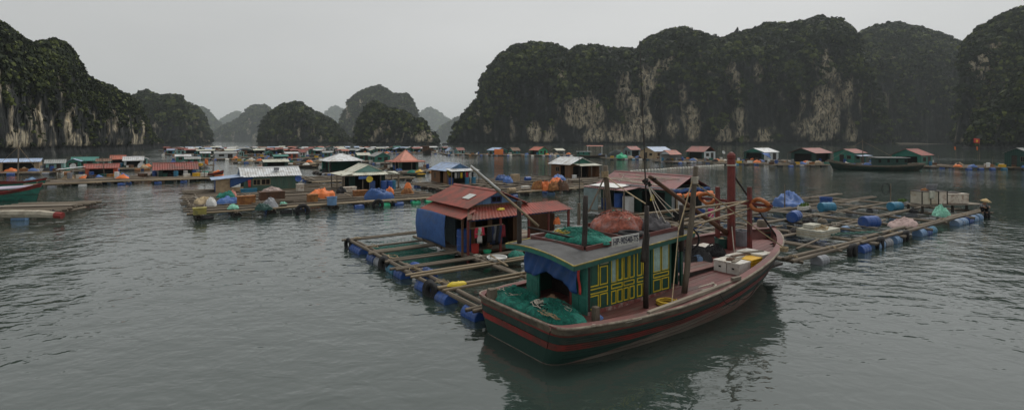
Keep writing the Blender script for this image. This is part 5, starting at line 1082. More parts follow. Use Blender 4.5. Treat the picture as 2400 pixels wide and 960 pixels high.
grid_raft('wide net-cage raft in front of the pale-roofed long house, left of centre', 45.3, 66, 2.2, 22.5, 8, 12, .16, [(.6, 'rubber'), (6.2, 'rubber'), (7.2, 'rubber'), (12.2, 'bluep'), (14.6, 'brightg'), (15.9, 'bluep'), (17.6, 'brightg'), (19, 'brightg'), (20.2, 'greyp')], 3, 26, deck=((1.5, 10.5, 14, 20), (12.5, 20, 8.5, 16)))
grid_raft('raft with net cages between the brown house and the white-roofed house', 44.5, 61.5, 26.5, 57, 10, 8, .15, [(4, 'bluep'), (9, 'paleb'), (15, 'bluep'), (22, 'greyp')], 4, 26, deck=((2, 7.6, 12.5, 17.5), (20.5, 26.5, 11.5, 16.5)))
grid_raft('raft carrying the two red-roofed houses at left', 86.2, 97, -13.5, 5.5, 6, 3, .18, [(2, 'greyp'), (5, 'white'), (9, 'bluep'), (13, 'bluep'), (16, 'bluep')], 5, 10, deck=((1, 18, 2, 9),))
grid_raft('raft of spare beams behind the long pale-roofed house', 70, 80, 17, 30, 4, 4, .17, [(3, 'bluep'), (8, 'greyp')], 6, 12)
def place(xl, xr, yb, ratio, rot, z=.45, grow=1.0):
    D = (EYE-z)*FPX/(yb-YH); xc = (xl+xr)/2; ph = math.atan((xc-1200)/FPX); w = (xr-xl)/FPX*D*math.cos(ph)*grow
    c, s = abs(math.cos(rot+ph)), abs(math.sin(rot+ph)); Wx = w/(c+ratio*s); Ly_ = Wx*ratio; Dc = D+.5*(Wx*abs(math.sin(rot))+Ly_*abs(math.cos(rot)))
    f = Dc/D; return Vector(((xc-1200)/FPX*Dc, Dc, z)), Wx/f**0, Ly_, D, Dc
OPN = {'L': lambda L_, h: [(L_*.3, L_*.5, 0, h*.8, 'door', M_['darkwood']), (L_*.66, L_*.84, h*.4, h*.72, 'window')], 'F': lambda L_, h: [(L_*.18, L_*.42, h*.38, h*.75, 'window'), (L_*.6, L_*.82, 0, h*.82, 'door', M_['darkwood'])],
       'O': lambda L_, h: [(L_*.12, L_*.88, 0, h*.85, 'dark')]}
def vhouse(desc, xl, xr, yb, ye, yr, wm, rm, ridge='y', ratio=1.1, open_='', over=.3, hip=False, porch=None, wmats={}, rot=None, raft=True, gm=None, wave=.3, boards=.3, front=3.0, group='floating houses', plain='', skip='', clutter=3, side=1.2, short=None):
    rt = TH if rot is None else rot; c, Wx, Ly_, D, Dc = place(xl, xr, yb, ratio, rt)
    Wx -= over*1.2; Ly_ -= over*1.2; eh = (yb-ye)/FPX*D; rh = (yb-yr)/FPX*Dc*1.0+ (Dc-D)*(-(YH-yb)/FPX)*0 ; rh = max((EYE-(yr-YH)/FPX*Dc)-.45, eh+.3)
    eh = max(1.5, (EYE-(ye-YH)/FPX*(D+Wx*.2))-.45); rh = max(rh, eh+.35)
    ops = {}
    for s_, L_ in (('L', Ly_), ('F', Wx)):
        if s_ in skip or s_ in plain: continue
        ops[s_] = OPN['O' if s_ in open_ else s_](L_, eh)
    h = house('floating_house', desc, c, rt, Wx, Ly_, eh, rh, wm, rm, ridge, over, wave, boards, ops, skip, wmats, porch or (), group, hip=hip, gm=gm, cap=D < 260)
    if raft:
        r = thing('house_raft', 'timber raft under the '+(short or desc), 'raft', (c.x, c.y, 0), rt, 'rafts under the houses'); hx, hy = Wx/2+side, Ly_/2+.8
        for y in (-hy-front, -hy-front*.5, -hy+.6, hy): beam(r, (-hx, y, ZB), (hx, y, ZB), .2, 'bamboo' if y < -hy-front*.8 else 'wood')
        for k in range(5): x = -hx+2*hx*k/4; beam(r, (x, -hy-front-.3, ZB-.12), (x, hy+.3, ZB-.12), .18)
        for k in range(5): obj('float_drum', small_drum(RND.choice(('bluep', 'darkwood', 'rubber', 'greyp', 'darkwood', 'foam', 'rust')), True), r, (-hx+.5+(2*hx-1)*k/4+RND.uniform(-.3, .3), -hy-front-.1, .1), (0, 0, RND.uniform(-.1, .1)), 1.15)
        for k in range(4): obj('float_drum', small_drum(RND.choice(('bluep', 'darkwood', 'rubber', 'greyp')), True), r, (-hx-.1, -hy-front+(2*hy+front)*(k+.5)/4, .1), (0, 0, 1.57), 1.15)
        for k in range(3): plank(r, (-hx, -hy-.3-.5*k, .44), (hx, -hy-.3-.5*k, .44), .46, .04, 'plank', 'deck_plank')
    short = short or desc
    kinds = [('blue barrel', 'barrel', 'bluep'), ('cyan barrel', 'barrel', 'cyanp'), ('white foam box', 'box', 'foam'), ('orange bundle', 'bundle', 'orange'), ('blue tarpaulin bundle', 'bundle', 'tarp2'), ('dark net pile', 'net pile', 'bnet'), ('green crate', 'box', 'greenp'), ('brown crate', 'box', 'brown')]
    RND.shuffle(kinds)
    for k in range(clutter):
        nm, ct, m = kinds[k]; side_ = RND.random() < .5; x = RND.uniform(-Wx/2-.6, Wx/2+.6); y = -Ly_/2-.6-RND.random()*min(1.2, front)
        if side_: x, y = -Wx/2-.55, RND.uniform(-Ly_/2, Ly_/2)
        p = h.matrix_basis @ Vector((x, y, 0)); lab = nm+' beside the '+short
        if ct == 'barrel': tag(obj('barrel', small_drum(m, False), None, p, rt, 1.05), lab, ct)
        elif ct == 'box': tag(MB().b2(-.4, .4, -.3, .3, 0, .42).b2(-.42, .42, -.32, .32, .43, .5).build('crate', M_[m], None, p, rt+RND.uniform(-.3, .3)), lab, 'crate')
        else: heap('bundle', lab, 'bundle', m, p, rt, .6, .45, .5, 100+k+int(xl), n=8)
    return h
def hfly(h, x, y, z): return h.matrix_basis @ Vector((x, y, z))
# --- houses on the wide raft, left of centre
c1 = house('floating_house', 'long house with pale blue-white roof and green board walls, left of centre', W(62.6, 9.9, .45), TH-.03, 5.4, 3.6, 1.75, 2.5, 'green', 'white', 'x', .35, .25, .22, {'F': [(.9, 1.55, .75, 1.3, 'window', M_['tan']), (1.7, 2.5, .75, 1.3, 'window', M_['tan'])], 'L': [(1, 2, 0, 1.5, 'dark')]}, '', {}, (), 'floating houses')
for x0, x1, m, z1 in ((-5.3, -4.0, 'tan', 1.5), (-4.0, -2.75, 'tan', .6)): MB().b2(x0, x1, -1.8, -1.74, 0, z1).build('side_boards', M_[m], c1)
MB().b2(-5.3, -5.24, -1.74, 1.6, 0, 1.4).build('side_boards', M_['tarp'], c1)
mb = MB(); sheet(mb, (-5.7, -2.2, 1.45), (-5.7, 2.1, 1.45), (-2.8, 2.1, 1.72), (-2.8, -2.2, 1.72), .25); mb.build('lean_to_roof', ROOFS['blue'], c1)
tag(MB().grid(lambda u, v: (-4.0+2.2*u, -1.86-.03*math.sin(u*9), 1.62-(1.05-.9*u)*v), 12, 6, .01).build('hanging_tarpaulin', M_['tarp'], None, c1.location, TH-.03, smooth=True), 'blue tarpaulin hung at an angle under the pale-roofed long house', 'tarpaulin')
tag(MB().grid(lambda u, v: (.16*(2*u-1)*(1-.3*v), .03*math.sin(v*5), -.75*v), 4, 5, .02).build('red_shirt', M_['redp'], None, hfly(c1, -2.2, -2.0, 1.3), TH, smooth=True), 'red shirt hanging by the blue tarpaulin of the long house', 'shirt')
MB().b2(.3, .8, -1.3, -.9, 2.2, 2.5).build('roof_box', M_['greyp'], c1)
def dish(label, p, r, m, rz, pole=.9):
    e = thing('satellite_dish', label, 'satellite dish', p, rz)
    MB().lathe([(r*.02, .0), (r*.5, .05*r), (r*.8, .16*r), (r, .28*r), (r, .31*r), (r*.8, .2*r), (r*.5, .1*r), (.01, .05*r)], 16, Matrix.Translation((0, -.05, pole)) @ Matrix.Rotation(1.2, 4, 'X')).build('reflector', M_[m], e, smooth=True)
    MB().tube([(0, 0, 0), (0, 0, pole)], .03, 5).build('mount_pole', M_['greyp'], e); MB().tube([(0, -.05, pole-.2*r), (0, -.8*r, pole+.25*r)], .015, 4).build('feed_arm', M_['greyp'], e); return e
dish('blue satellite dish at the right end of the long house', hfly(c1, 2.6, -2.4, 0), .36, 'bluep', TH-.2, 1.25)
c2 = house('floating_house', 'cream hip-roofed house with open veranda, left of the pyramid roof', W(58.6, 19.2, .45), TH-.03, 3.9, 3.6, 1.85, 2.75, 'dgreen', 'cream', 'y', .25, .25, .22, {'F': [(.5, 3.3, 0, 1.6, 'dark')], 'L': [(.5, 3, 0, 1.6, 'dark')]}, gm='pteal', porch=[('F', 1.5, 1.95, 1.72, 'cream', 4, -.3, 1.3), ('L', 1.3, 1.95, 1.72, 'cream', 3, -.05, 1.4), ('R', 1.3, 1.95, 1.72, 'cream', 3, -.4, 1.05)], group='floating houses')
MB().b2(-1.5, -.1, -3.35, -3.32, 1.3, 1.6).build('sign_board', M_['tarp2'], c2)
dish('yellow satellite dish in front of the cream hip-roofed house', hfly(c2, -.4, -3.7, 0), .36, 'yellow', TH-.4, 1.25)
for k, (x, y, m, lab) in enumerate(((1.2, -3.6, 'bluep', 'first'), (1.9, -3.5, 'bluep', 'second'), (2.4, -3.2, 'cyanp', 'third'), (.1, -3.0, 'bluep', 'leftmost'))): barrel('%s barrel on the veranda of the cream hip-roofed house' % lab, hfly(c2, x, y, 0), m, 'barrels on the cream veranda', s=1.15)
# clutter of the wide raft, each from its place in the photo
def HB(name, lab, x, y, rx, ry, h, m, seed, cat='bundle', fold=.2, flat=.5): return heap(name, lab, cat, m, P(x, y, .46), TH, rx*.85, ry*.85, h*.95, seed, fold=fold, flat=flat, n=16)
HB('cloth_pile', 'blue and white cloth pile on the wide raft near its left corner', 533, 477, 1.1, .7, .65, 'tarp2', 201)
HB('cloth_pile', 'green cloth mound behind the blue cloth pile', 531, 464, .9, .7, .8, 'gnet', 202)
HB('cloth_pile', 'pinkish cloth mound right of the green cloth mound', 545, 461, .5, .5, .7, mat('pink_cloth', (.55, .24, .19), .9, .2, 4, .3), 203)
HB('tarpaulin_cover', 'bright orange tarpaulin over a pile at the centre of the wide raft', 757, 463, 1.5, 1.0, .95, 'orange', 204, 'tarpaulin', .1, .35)
HB('tarpaulin_cover', 'crumpled blue tarpaulin on the wide raft below the cream veranda', 887, 466, 1.5, .9, .95, 'tarp', 205, 'tarpaulin', .2, .4)
HB('orange_cloth', 'orange cloth on the right of the crumpled blue tarpaulin', 914, 455, .5, .4, .8, 'orange', 206)
HB('net_pile', 'orange and brown net pile right of the crumpled blue tarpaulin', 955, 454, .8, .6, .6, 'rust', 207, 'fishing net', .4)
HB('orange_cloth', 'orange cloth stacked on the net pile right of the veranda', 956, 443, .55, .4, .7, 'orange', 208)
HB('net_pile', 'grey net cone on the front of the wide raft', 632, 485, .8, .7, .85, 'greyp', 209, 'fishing net', .1, .9)
HB('net_pile', 'small mint net on the front left of the wide raft', 545, 489, .5, .4, .3, mat('mint_net', (.22, .5, .38)), 210, 'fishing net', .5)
HB('net_pile', 'mint net beside the grey net cone', 664, 480, .35, .3, .25, mat('mint_net', (.22, .5, .38)), 211, 'fishing net', .5)
HB('net_pile', 'dark green net before the grey net cone', 617, 492, .7, .4, .5, 'greenp', 212, 'fishing net', .4)
HB('rope_pile', 'heap of pale rope along the left edge of the wide raft', 478, 475, .9, 1.8, .4, 'rope', 213, 'rope', .6)
HB('white_sack', 'white sack near the left edge of the wide raft', 494, 482, .5, .4, .75, 'white', 214, 'sack')
HB('net_pile', 'coil of dark net behind the crumpled tarpaulin', 800, 453, .6, .5, .7, 'bnet', 215, 'fishing net')
HB('clothes_heap', 'pale clothes heaped on the brown chest', 636, 449, 1.3, .6, .45, mat('mixed_cloth', (.42, .33, .3), .9, .5, 3, .3), 216, 'clothes', .5)
bx = lambda nm, lab, x, y, l, w, h, m, cat: tag(MB().b2(-l/2, l/2, -w/2, w/2, 0, h).b2(-l/2-.03, l/2+.03, -w/2-.03, w/2+.03, h-.08, h+.01).build(nm, M_[m], None, P(x, y, .46), TH), lab, cat)
bx('rusty_crate', 'rust-orange crate on the wide raft below the pale-roofed long house', 577, 479, 1.35, .8, .75, 'rust', 'crate')
bx('wooden_chest', 'large brown chest on the wide raft under the pale clothes', 637, 467, 2.1, 1.0, .75, 'brown', 'chest')
bx('rusty_stove', 'rusty stove at the front of the wide raft by the orange tarpaulin', 732, 475, .8, .7, .75, 'rust', 'stove')
bx('rusty_crate', 'rust-stained crate behind the orange tarpaulin', 820, 451, 1.2, .7, .6, 'rustw', 'crate')
bx('rusty_crate', 'rusty crate left of the crumpled blue tarpaulin', 845, 460, 1.3, .8, .6, 'rust', 'crate')
bx('rusty_crate', 'orange-topped crate right of the green board house wall', 703, 448, .7, .6, .8, 'rustw', 'crate')
bx('yellow_basket', 'yellow basket full of green net at the front left raft corner', 468, 502, .85, .6, .5, 'fadedy', 'basket')
bx('blue_bench', 'turquoise bench beside the tan boards of the long house', 583, 452, 1.5, .5, .45, 'cyanp', 'bench')
tub('tub', 'pale blue bucket at the front of the wide raft', 'tub', P(778, 480, .46), TH, .42, .7, 'paleb')
tag(obj('old_tyre', TYRE, None, P(709, 494, .3), (math.pi/2, 0, TH), 1.6), 'black tyre fender hung on the front of the wide raft', 'tyre')
tag(obj('old_tyre', TYRE, None, P(886, 480, .25), (math.pi/2, 0, TH), 1.5), 'black tyre fender below the crumpled blue tarpaulin', 'tyre')
# --- brown house and white-roofed house
d1 = house('floating_house', 'brown board house with pale blue roof and laundry porch, right of the pyramid roof', W(60.0, 31.2, .45), TH, 3.3, 4.6, 1.8, 2.55, 'brown', 'blue', 'y', .35, .25, .22, {'L': [(1.0, 1.35, .6, 1.3, 'window'), (2.6, 3.5, 0, 1.6, 'dark')], 'F': [(.4, 3, 0, 1.7, 'dark')]}, gm='blue', porch=[('F', 1.7, 1.95, 1.7, 'white', 3, -.1, 1.15)], group='floating houses')
d2 = house('floating_house', 'brown house with white roof standing alone right of centre', W(58.8, 51.0, .45), TH, 4.2, 4.4, 2.1, 2.95, 'brown', 'white', 'y', .4, .25, .25, {'L': [(1.1, 1.9, .9, 1.5, 'window'), (2.2, 3.2, 0, 1.8, 'dark')], 'F': [(.5, 3.5, 0, 1.7, 'dark')]}, gm='teal', porch=[('F', 1.9, 2.1, 1.85, 'cream', 3, .1, 1.1)], group='floating houses')
MB().b2(1.9, 1.95, -4.0, -2.2, 0, 1.7).build('side_boards', WALLS['brown'], d2)
dish('yellow satellite dish on the porch of the brown blue-roofed house', hfly(d1, -1.9, -3.0, .2), .34, 'yellow', TH+.5, 1.2)
for k, (x, y, m, lab) in enumerate(((-1.7, -3.4, 'bluep', 'blue tub at the left porch post of the brown blue-roofed house'), (.3, -3.9, 'cyanp', 'first cyan barrel on the porch of the brown blue-roofed house'), (1.3, -3.8, 'cyanp', 'second cyan barrel on the porch of the brown blue-roofed house'))): barrel(lab, hfly(d1, x, y, 0), m, None)
for k in range(7):
    nm, c = [('white', 0), ('grey', 0), ('yellow', 1), ('navy', 0), ('red', 0), ('white', 0), ('black', 0)][k]
    tag(MB().grid(lambda u, v: (.14*(2*u-1), .02*math.sin(u*5), -.7*v), 3, 3, .02).build('garment', M_['yellow'] if c else MATS['cloth_'+nm], None, hfly(d1, -1.2+.4*k, -3.7, 1.5), TH, smooth=True), '%s garment hanging on the porch of the brown blue-roofed house, %s from the left' % (nm, ORD[k]), 'garment', 'laundry of the brown house')
HB('tarpaulin_cover', 'pale blue tarpaulin dome in front of the white-roofed brown house', 1308, 424, 1.3, .9, .95, 'tarp2', 221, 'tarpaulin', .06, .35)
for k, (x, m, lab) in enumerate(((1262, 'rust', 'left'), (1280, 'orange', 'second'), (1298, 'rust', 'third'), (1318, 'brown', 'right'))): HB('net_pile', '%s pile in the row of orange nets on the cage beams' % lab, x, 446, .85, .6, .95, m, 222+k, 'fishing net', .4, .35)
HB('net_pile', 'orange net spread on top behind the row of orange nets', 1302, 431, 1.2, .6, .7, 'orange', 227, 'fishing net', .4)
HB('tarpaulin_cover', 'blue tarpaulin over engine gear on the raft right of the brown house', 1176, 424, 1.1, .8, .95, 'tarp', 228, 'tarpaulin', .2, .4)
HB('tarpaulin_cover', 'second blue tarpaulin beside the stack of pale boxes', 1191, 428, .9, .5, .9, 'tarp2', 229, 'tarpaulin', .2, .4)
bx('pale_box', 'stacked pale box right of the blue tarpaulins', 1207, 424, 1.1, .7, .9, 'tan', 'box'); bx('pale_box', 'low tan box on the raft in front of the lone white-roofed house', 1348, 430, 1.6, .8, .5, 'plank', 'box')
barrel('pale round buoy lying on the cage beams left of the orange nets', P(1199, 446, .75), 'tan', None, True, TH, 1.0); barrel('blue barrel behind the stack of pale boxes', P(1237, 419, .7), 'bluep', None, True, TH, 1.0)
bx('foam_block', 'white foam block on the cage beams left of the orange nets', 1232, 443, .9, .5, .35, 'foam', 'foam block'); bx('white_sign_box', 'small white box by the porch of the white-roofed house', 1346, 420, .5, .4, .6, 'white', 'box')
# --- the table of village houses: what it is, pixels of its box, colours
TB = [
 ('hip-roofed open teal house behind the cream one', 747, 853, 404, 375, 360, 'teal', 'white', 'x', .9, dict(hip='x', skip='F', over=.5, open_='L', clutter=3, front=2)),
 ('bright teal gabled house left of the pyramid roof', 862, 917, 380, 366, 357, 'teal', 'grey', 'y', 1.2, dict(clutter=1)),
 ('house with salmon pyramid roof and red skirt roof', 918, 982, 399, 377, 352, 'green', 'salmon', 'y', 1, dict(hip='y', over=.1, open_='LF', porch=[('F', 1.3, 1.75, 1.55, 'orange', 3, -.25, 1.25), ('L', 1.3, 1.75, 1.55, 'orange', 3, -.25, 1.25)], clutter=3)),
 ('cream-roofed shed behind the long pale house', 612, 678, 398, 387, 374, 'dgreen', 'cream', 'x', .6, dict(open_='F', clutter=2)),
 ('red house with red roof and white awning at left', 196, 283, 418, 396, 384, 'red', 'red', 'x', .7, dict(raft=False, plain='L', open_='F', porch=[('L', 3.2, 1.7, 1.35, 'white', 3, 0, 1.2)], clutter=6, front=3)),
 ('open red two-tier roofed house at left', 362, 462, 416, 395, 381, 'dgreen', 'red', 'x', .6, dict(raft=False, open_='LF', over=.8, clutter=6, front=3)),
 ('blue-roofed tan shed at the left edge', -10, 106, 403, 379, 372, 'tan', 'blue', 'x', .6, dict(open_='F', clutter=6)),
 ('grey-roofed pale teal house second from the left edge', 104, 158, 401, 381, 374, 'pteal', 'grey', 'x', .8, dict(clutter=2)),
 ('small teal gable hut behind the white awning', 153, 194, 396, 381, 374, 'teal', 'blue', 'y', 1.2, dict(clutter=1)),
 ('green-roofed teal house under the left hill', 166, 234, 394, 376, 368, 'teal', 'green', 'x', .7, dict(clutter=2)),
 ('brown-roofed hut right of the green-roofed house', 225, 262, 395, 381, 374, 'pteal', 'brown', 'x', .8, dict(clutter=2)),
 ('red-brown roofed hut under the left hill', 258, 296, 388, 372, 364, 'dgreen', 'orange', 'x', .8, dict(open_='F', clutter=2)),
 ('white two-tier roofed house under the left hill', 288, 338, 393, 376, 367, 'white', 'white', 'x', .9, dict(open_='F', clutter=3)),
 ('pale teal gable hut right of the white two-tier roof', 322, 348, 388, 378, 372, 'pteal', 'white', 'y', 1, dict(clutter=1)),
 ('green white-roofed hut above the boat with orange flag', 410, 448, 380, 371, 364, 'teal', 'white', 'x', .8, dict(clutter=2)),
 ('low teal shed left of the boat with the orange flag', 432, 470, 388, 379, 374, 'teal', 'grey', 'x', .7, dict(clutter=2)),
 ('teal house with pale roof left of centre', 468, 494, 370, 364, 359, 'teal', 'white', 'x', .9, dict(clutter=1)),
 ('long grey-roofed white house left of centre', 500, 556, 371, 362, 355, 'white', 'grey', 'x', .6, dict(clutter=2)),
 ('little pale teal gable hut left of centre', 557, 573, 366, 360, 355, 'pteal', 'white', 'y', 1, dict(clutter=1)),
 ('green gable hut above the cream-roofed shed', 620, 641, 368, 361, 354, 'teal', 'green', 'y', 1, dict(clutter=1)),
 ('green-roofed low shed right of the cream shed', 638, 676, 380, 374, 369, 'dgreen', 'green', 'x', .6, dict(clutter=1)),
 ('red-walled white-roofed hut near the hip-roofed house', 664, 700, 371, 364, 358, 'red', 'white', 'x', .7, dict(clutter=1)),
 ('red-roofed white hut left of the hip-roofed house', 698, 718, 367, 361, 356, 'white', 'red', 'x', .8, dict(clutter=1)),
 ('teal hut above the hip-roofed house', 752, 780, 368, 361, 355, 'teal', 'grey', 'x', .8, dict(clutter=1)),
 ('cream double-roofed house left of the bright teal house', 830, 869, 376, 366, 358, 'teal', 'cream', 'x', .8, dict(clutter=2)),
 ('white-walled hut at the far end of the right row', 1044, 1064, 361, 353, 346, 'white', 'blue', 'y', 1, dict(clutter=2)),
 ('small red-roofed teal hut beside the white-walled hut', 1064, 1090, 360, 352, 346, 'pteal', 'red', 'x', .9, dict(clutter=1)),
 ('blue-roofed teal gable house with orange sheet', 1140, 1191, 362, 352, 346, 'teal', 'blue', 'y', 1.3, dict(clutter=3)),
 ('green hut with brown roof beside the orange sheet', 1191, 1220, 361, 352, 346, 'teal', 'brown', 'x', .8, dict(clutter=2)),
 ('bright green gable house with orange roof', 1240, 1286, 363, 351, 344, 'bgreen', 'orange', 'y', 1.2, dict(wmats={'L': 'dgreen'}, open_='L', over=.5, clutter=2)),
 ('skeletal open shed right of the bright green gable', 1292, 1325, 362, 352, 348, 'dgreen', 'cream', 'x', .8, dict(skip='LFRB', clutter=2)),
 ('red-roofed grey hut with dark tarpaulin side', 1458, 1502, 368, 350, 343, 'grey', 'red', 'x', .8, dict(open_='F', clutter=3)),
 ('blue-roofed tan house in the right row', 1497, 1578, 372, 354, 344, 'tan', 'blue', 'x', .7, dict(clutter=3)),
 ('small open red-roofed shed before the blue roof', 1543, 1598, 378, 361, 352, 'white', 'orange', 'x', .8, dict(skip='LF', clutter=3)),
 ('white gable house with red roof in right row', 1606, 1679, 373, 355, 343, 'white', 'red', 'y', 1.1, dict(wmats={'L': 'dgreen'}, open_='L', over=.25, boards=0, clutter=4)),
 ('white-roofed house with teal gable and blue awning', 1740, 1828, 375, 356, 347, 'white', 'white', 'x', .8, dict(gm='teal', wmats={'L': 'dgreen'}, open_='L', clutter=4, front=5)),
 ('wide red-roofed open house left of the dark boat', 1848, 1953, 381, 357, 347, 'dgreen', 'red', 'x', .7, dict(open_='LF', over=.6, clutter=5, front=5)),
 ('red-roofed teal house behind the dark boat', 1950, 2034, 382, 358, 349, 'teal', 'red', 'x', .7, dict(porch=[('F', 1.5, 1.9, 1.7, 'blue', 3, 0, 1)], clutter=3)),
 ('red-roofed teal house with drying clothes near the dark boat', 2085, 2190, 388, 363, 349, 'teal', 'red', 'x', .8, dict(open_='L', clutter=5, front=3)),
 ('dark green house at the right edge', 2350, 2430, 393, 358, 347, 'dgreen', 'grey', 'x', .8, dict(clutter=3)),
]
HS = {}
for (d, xl, xr, yb, ye, yr, wm_, rm_, rg_, ra, kw) in TB: HS[d] = vhouse(d, xl, xr, yb, ye, yr, wm_, rm_, rg_, ra, **kw)
# the far rows across the bay: small but each a house with walls, roof and openings
rr = random.Random(21); far = []
for row, (yb, n, x0, x1) in enumerate(((351.5, 44, 388, 1046), (355.5, 34, 396, 1000), (361, 24, 396, 880))):
    for k in range(n): far.append((x0+(x1-x0)*(k+rr.uniform(.1, .9))/n, yb+rr.uniform(-1, 1.2), row))
cnt = [0, 0, 0]; rown = ('farthest row', 'second far row', 'third far row')
for x, yb, row in sorted(far):
    cnt[row] += 1; w = rr.uniform(13, 24)*(1+.25*row); ht = rr.uniform(7, 9)*(1+.2*row)
    wm_, rm_ = rr.choice(('teal', 'pteal', 'white', 'dgreen', 'teal', 'brown', 'grey')), rr.choice(('red', 'orange', 'white', 'blue', 'grey', 'cream', 'green', 'red', 'white', 'brown'))
    lab = '%s-walled hut with %s roof, %s from the left in the %s' % (dict(pteal='pale teal', dgreen='dark green').get(wm_, wm_), rm_, ORD[cnt[row]-1], rown[row])
    vhouse(lab, x-w/2, x+w/2, yb, yb-ht*.62, yb-ht, wm_, rm_, rr.choice('xxy'), rr.choice((.7, .9)), raft=True, wave=0, boards=0, open_=rr.choice(('', 'F', 'LF')), clutter=2, front=2, short='%s hut from the left, %s' % (ORD[cnt[row]-1], rown[row]), group='huts of the '+rown[row], rot=TH+rr.uniform(-.5, .3))
# ------------------------------------------------------------------ other boats
def small_boat(label, x, y, rot, L_, bm_, h, hm_, top='wood', cabin=None, mast=0, name='wooden_boat', rise=.5, group=None, gear=None, stripe=None):
    e = thing(name, label, 'boat', P(x, y, 0), rot, group); n = 14
    def prof(f): return bm_/2*(1-abs(2*f-1)**3.2*(.98 if f > .5 else .45)), h+rise*(abs(2*f-1)**2.2)*(1 if f > .5 else .45)
    def strake(z0, z1, nm, m, pr=0):
        mb = MB()
        for sg in (-1, 1):
            vs = []
            for i in range(n+1):
                f = i/n; b_, zz = prof(f)
                for q in (z0, (z0+z1)/2, z1): zq = -.3+(zz+.3)*q; vs.append(((f-.5)*L_*(.86+.14*q), sg*(b_*(.5+.5*q**.6)+pr), zq))
            mb.add(vs, [((i*3+r, i*3+r+1, i*3+r+4, i*3+r+3) if sg > 0 else (i*3+r+3, i*3+r+4, i*3+r+1, i*3+r)) for i in range(n) for r in (0, 1)])
        b_, zz = prof(0); vs = [((-.5)*L_*(.86+.14*q), sg*b_*(.5+.5*q**.6), -.3+(zz+.3)*q) for q in (z0, z1) for sg in (-1, 1)]; mb.add(vs, [(0, 1, 3, 2)])
        return mb.build(nm, M_[m], e)
    strake(0, .8, 'hull', hm_); strake(.8, 1, 'top_strake', stripe or top, .02)
    mb = MB()
    for sg in (-1, 1): mb.tube([((i/n-.5)*L_, sg*prof(i/n)[0], prof(i/n)[1]+.02) for i in range(n+1)], .05, 5)
    mb.build('rail', M_[top], e)
    vs = []
    for i in range(n+1): b_, zz = prof(i/n); vs += [((i/n-.5)*L_*.97, -b_*.93, min(zz, h)-.18), ((i/n-.5)*L_*.97, b_*.93, min(zz, h)-.18)]
    MB().add(vs, [(2*i, 2*i+2, 2*i+3, 2*i+1) for i in range(n)]).build('deck', M_['redwood'], e)
    if cabin:
        c0, c1_, ch, cm, rm_ = cabin; a, b = (c0-.5)*L_, (c1_-.5)*L_; w = bm_*.34
        cb_ = MB().b2(a, b, -w, w, h-.2, h+ch).build('cabin', M_[cm] if cm in M_ else WALLS[cm], e)
        for k in range(max(2, int((b-a)/1.1))):
            xx = a+.3+(b-a-.6)*k/max(1, int((b-a)/1.1)-1)
            for sg in (-1, 1): MB().b2(xx-.22, xx+.22, sg*w-.015 if sg < 0 else w-.01, sg*w+.015 if sg > 0 else -w+.01, h+ch*.4, h+ch*.82).build('cabin_window', M_['dark'], cb_)
        MB().b2(a-.4, b+.4, -w-.25, w+.25, h+ch, h+ch+.09).build('cabin_roof', ROOFS[rm_], e)
    if mast:
        MB().tube([(L_*.12, 0, h-.2), (L_*.13, 0, h+mast)], [.09, .06], 6).build('mast', M_['wood'], e)
        MB().tube([(L_*.13, 0, h+mast*.92), (L_*.46, 0, h+rise)], .02, 4).build('stay', M_['rope'], e); MB().tube([(L_*.13, 0, h+mast*.92), (-L_*.3, 0, h+.6)], .02, 4).build('stay', M_['rope'], e)
    for k, m in enumerate(gear or ()): obj('gear_pile', heap_mesh('gear_pile', M_[m], .9, .6, .7, 300+k, 10), e, (L_*(.3-.22*k), 0, h-.2))
    return e
kb = small_boat('dark wooden fishing boat with mast in front of the right row', 2050, 399, math.pi-.12, 17.5, 3.6, 1.0, 'hgreen', 'plank', (.2, .5, 1.5, 'dgreen', 'grey'), 5.2, rise=1.1, gear=('foam', 'tarp', 'wood'))
small_boat('teal houseboat under a red canopy roof', 1386, 369, -.12, 10, 3.0, .7, 'darkwood', 'wood', (.02, .45, 1.3, 'teal', 'white'), 0, rise=.6, gear=('tarp',))
cn = thing('canopy', 'red canopy roof on posts over the teal houseboat', 'canopy', P(1394, 366, 0)+Vector((0, 0, .5)), -.12)
mb = MB(); sheet(mb, (-3, -1.6, 3.2), (3, -1.6, 3.2), (3, 1.4, 3.5), (-3, 1.4, 3.5), .3); mb.build('canopy_roof', ROOFS['orange'], cn)
for x in (-2.6, 2.6):
    for y in (-1.3, 1.2): MB().b2(x-.06, x+.06, y-.06, y+.06, 0, 3.2 if y < 0 else 3.46).build('post', M_['white'], cn)
small_boat('dark boat with orange gear and a small orange flag, left of the long house', 492, 419, -.35, 5.6, 1.9, .75, 'hgreen', 'stripe', None, 2.6, rise=.6, gear=('orange', 'wood', 'gnet'))
small_boat('small dark sampan at the left end of the wide raft', 484, 463, 1.2, 4.2, 1.3, .5, 'darkwood', 'wood', None, 0, rise=.4)
small_boat('low dark boat behind the cream-roofed shed', 712, 393, .25, 6.5, 1.7, .55, 'darkwood', 'wood', None, 0, rise=.5, gear=('tan', 'foam'))
small_boat('dark boat in front of the pyramid-roofed house', 958, 412, .05, 6, 1.5, .45, 'hgreen', 'wood', None, 0, rise=.4, gear=('crate', 'gnet'))
small_boat('dark trawler with many poles at the end of the village', 1001, 362, -1.2, 10, 3.4, 1.6, 'darkwood', 'brown', (.1, .4, 1.8, 'brown', 'brown'), 5, rise=1.2, gear=('wood',))
small_boat('teal-green fishing boat with white mast frame at the left edge', 20, 437, .05, 9.5, 2.2, .55, 'teal', 'stripe', (.0, .3, 1.2, 'teal', 'red'), 5.0, rise=.55, gear=('paleb',))
small_boat('teal boat bow with red rail and white cover at the left edge', -18, 470, .12, 9, 2.6, .8, 'teal', 'stripe', None, 0, rise=.9)
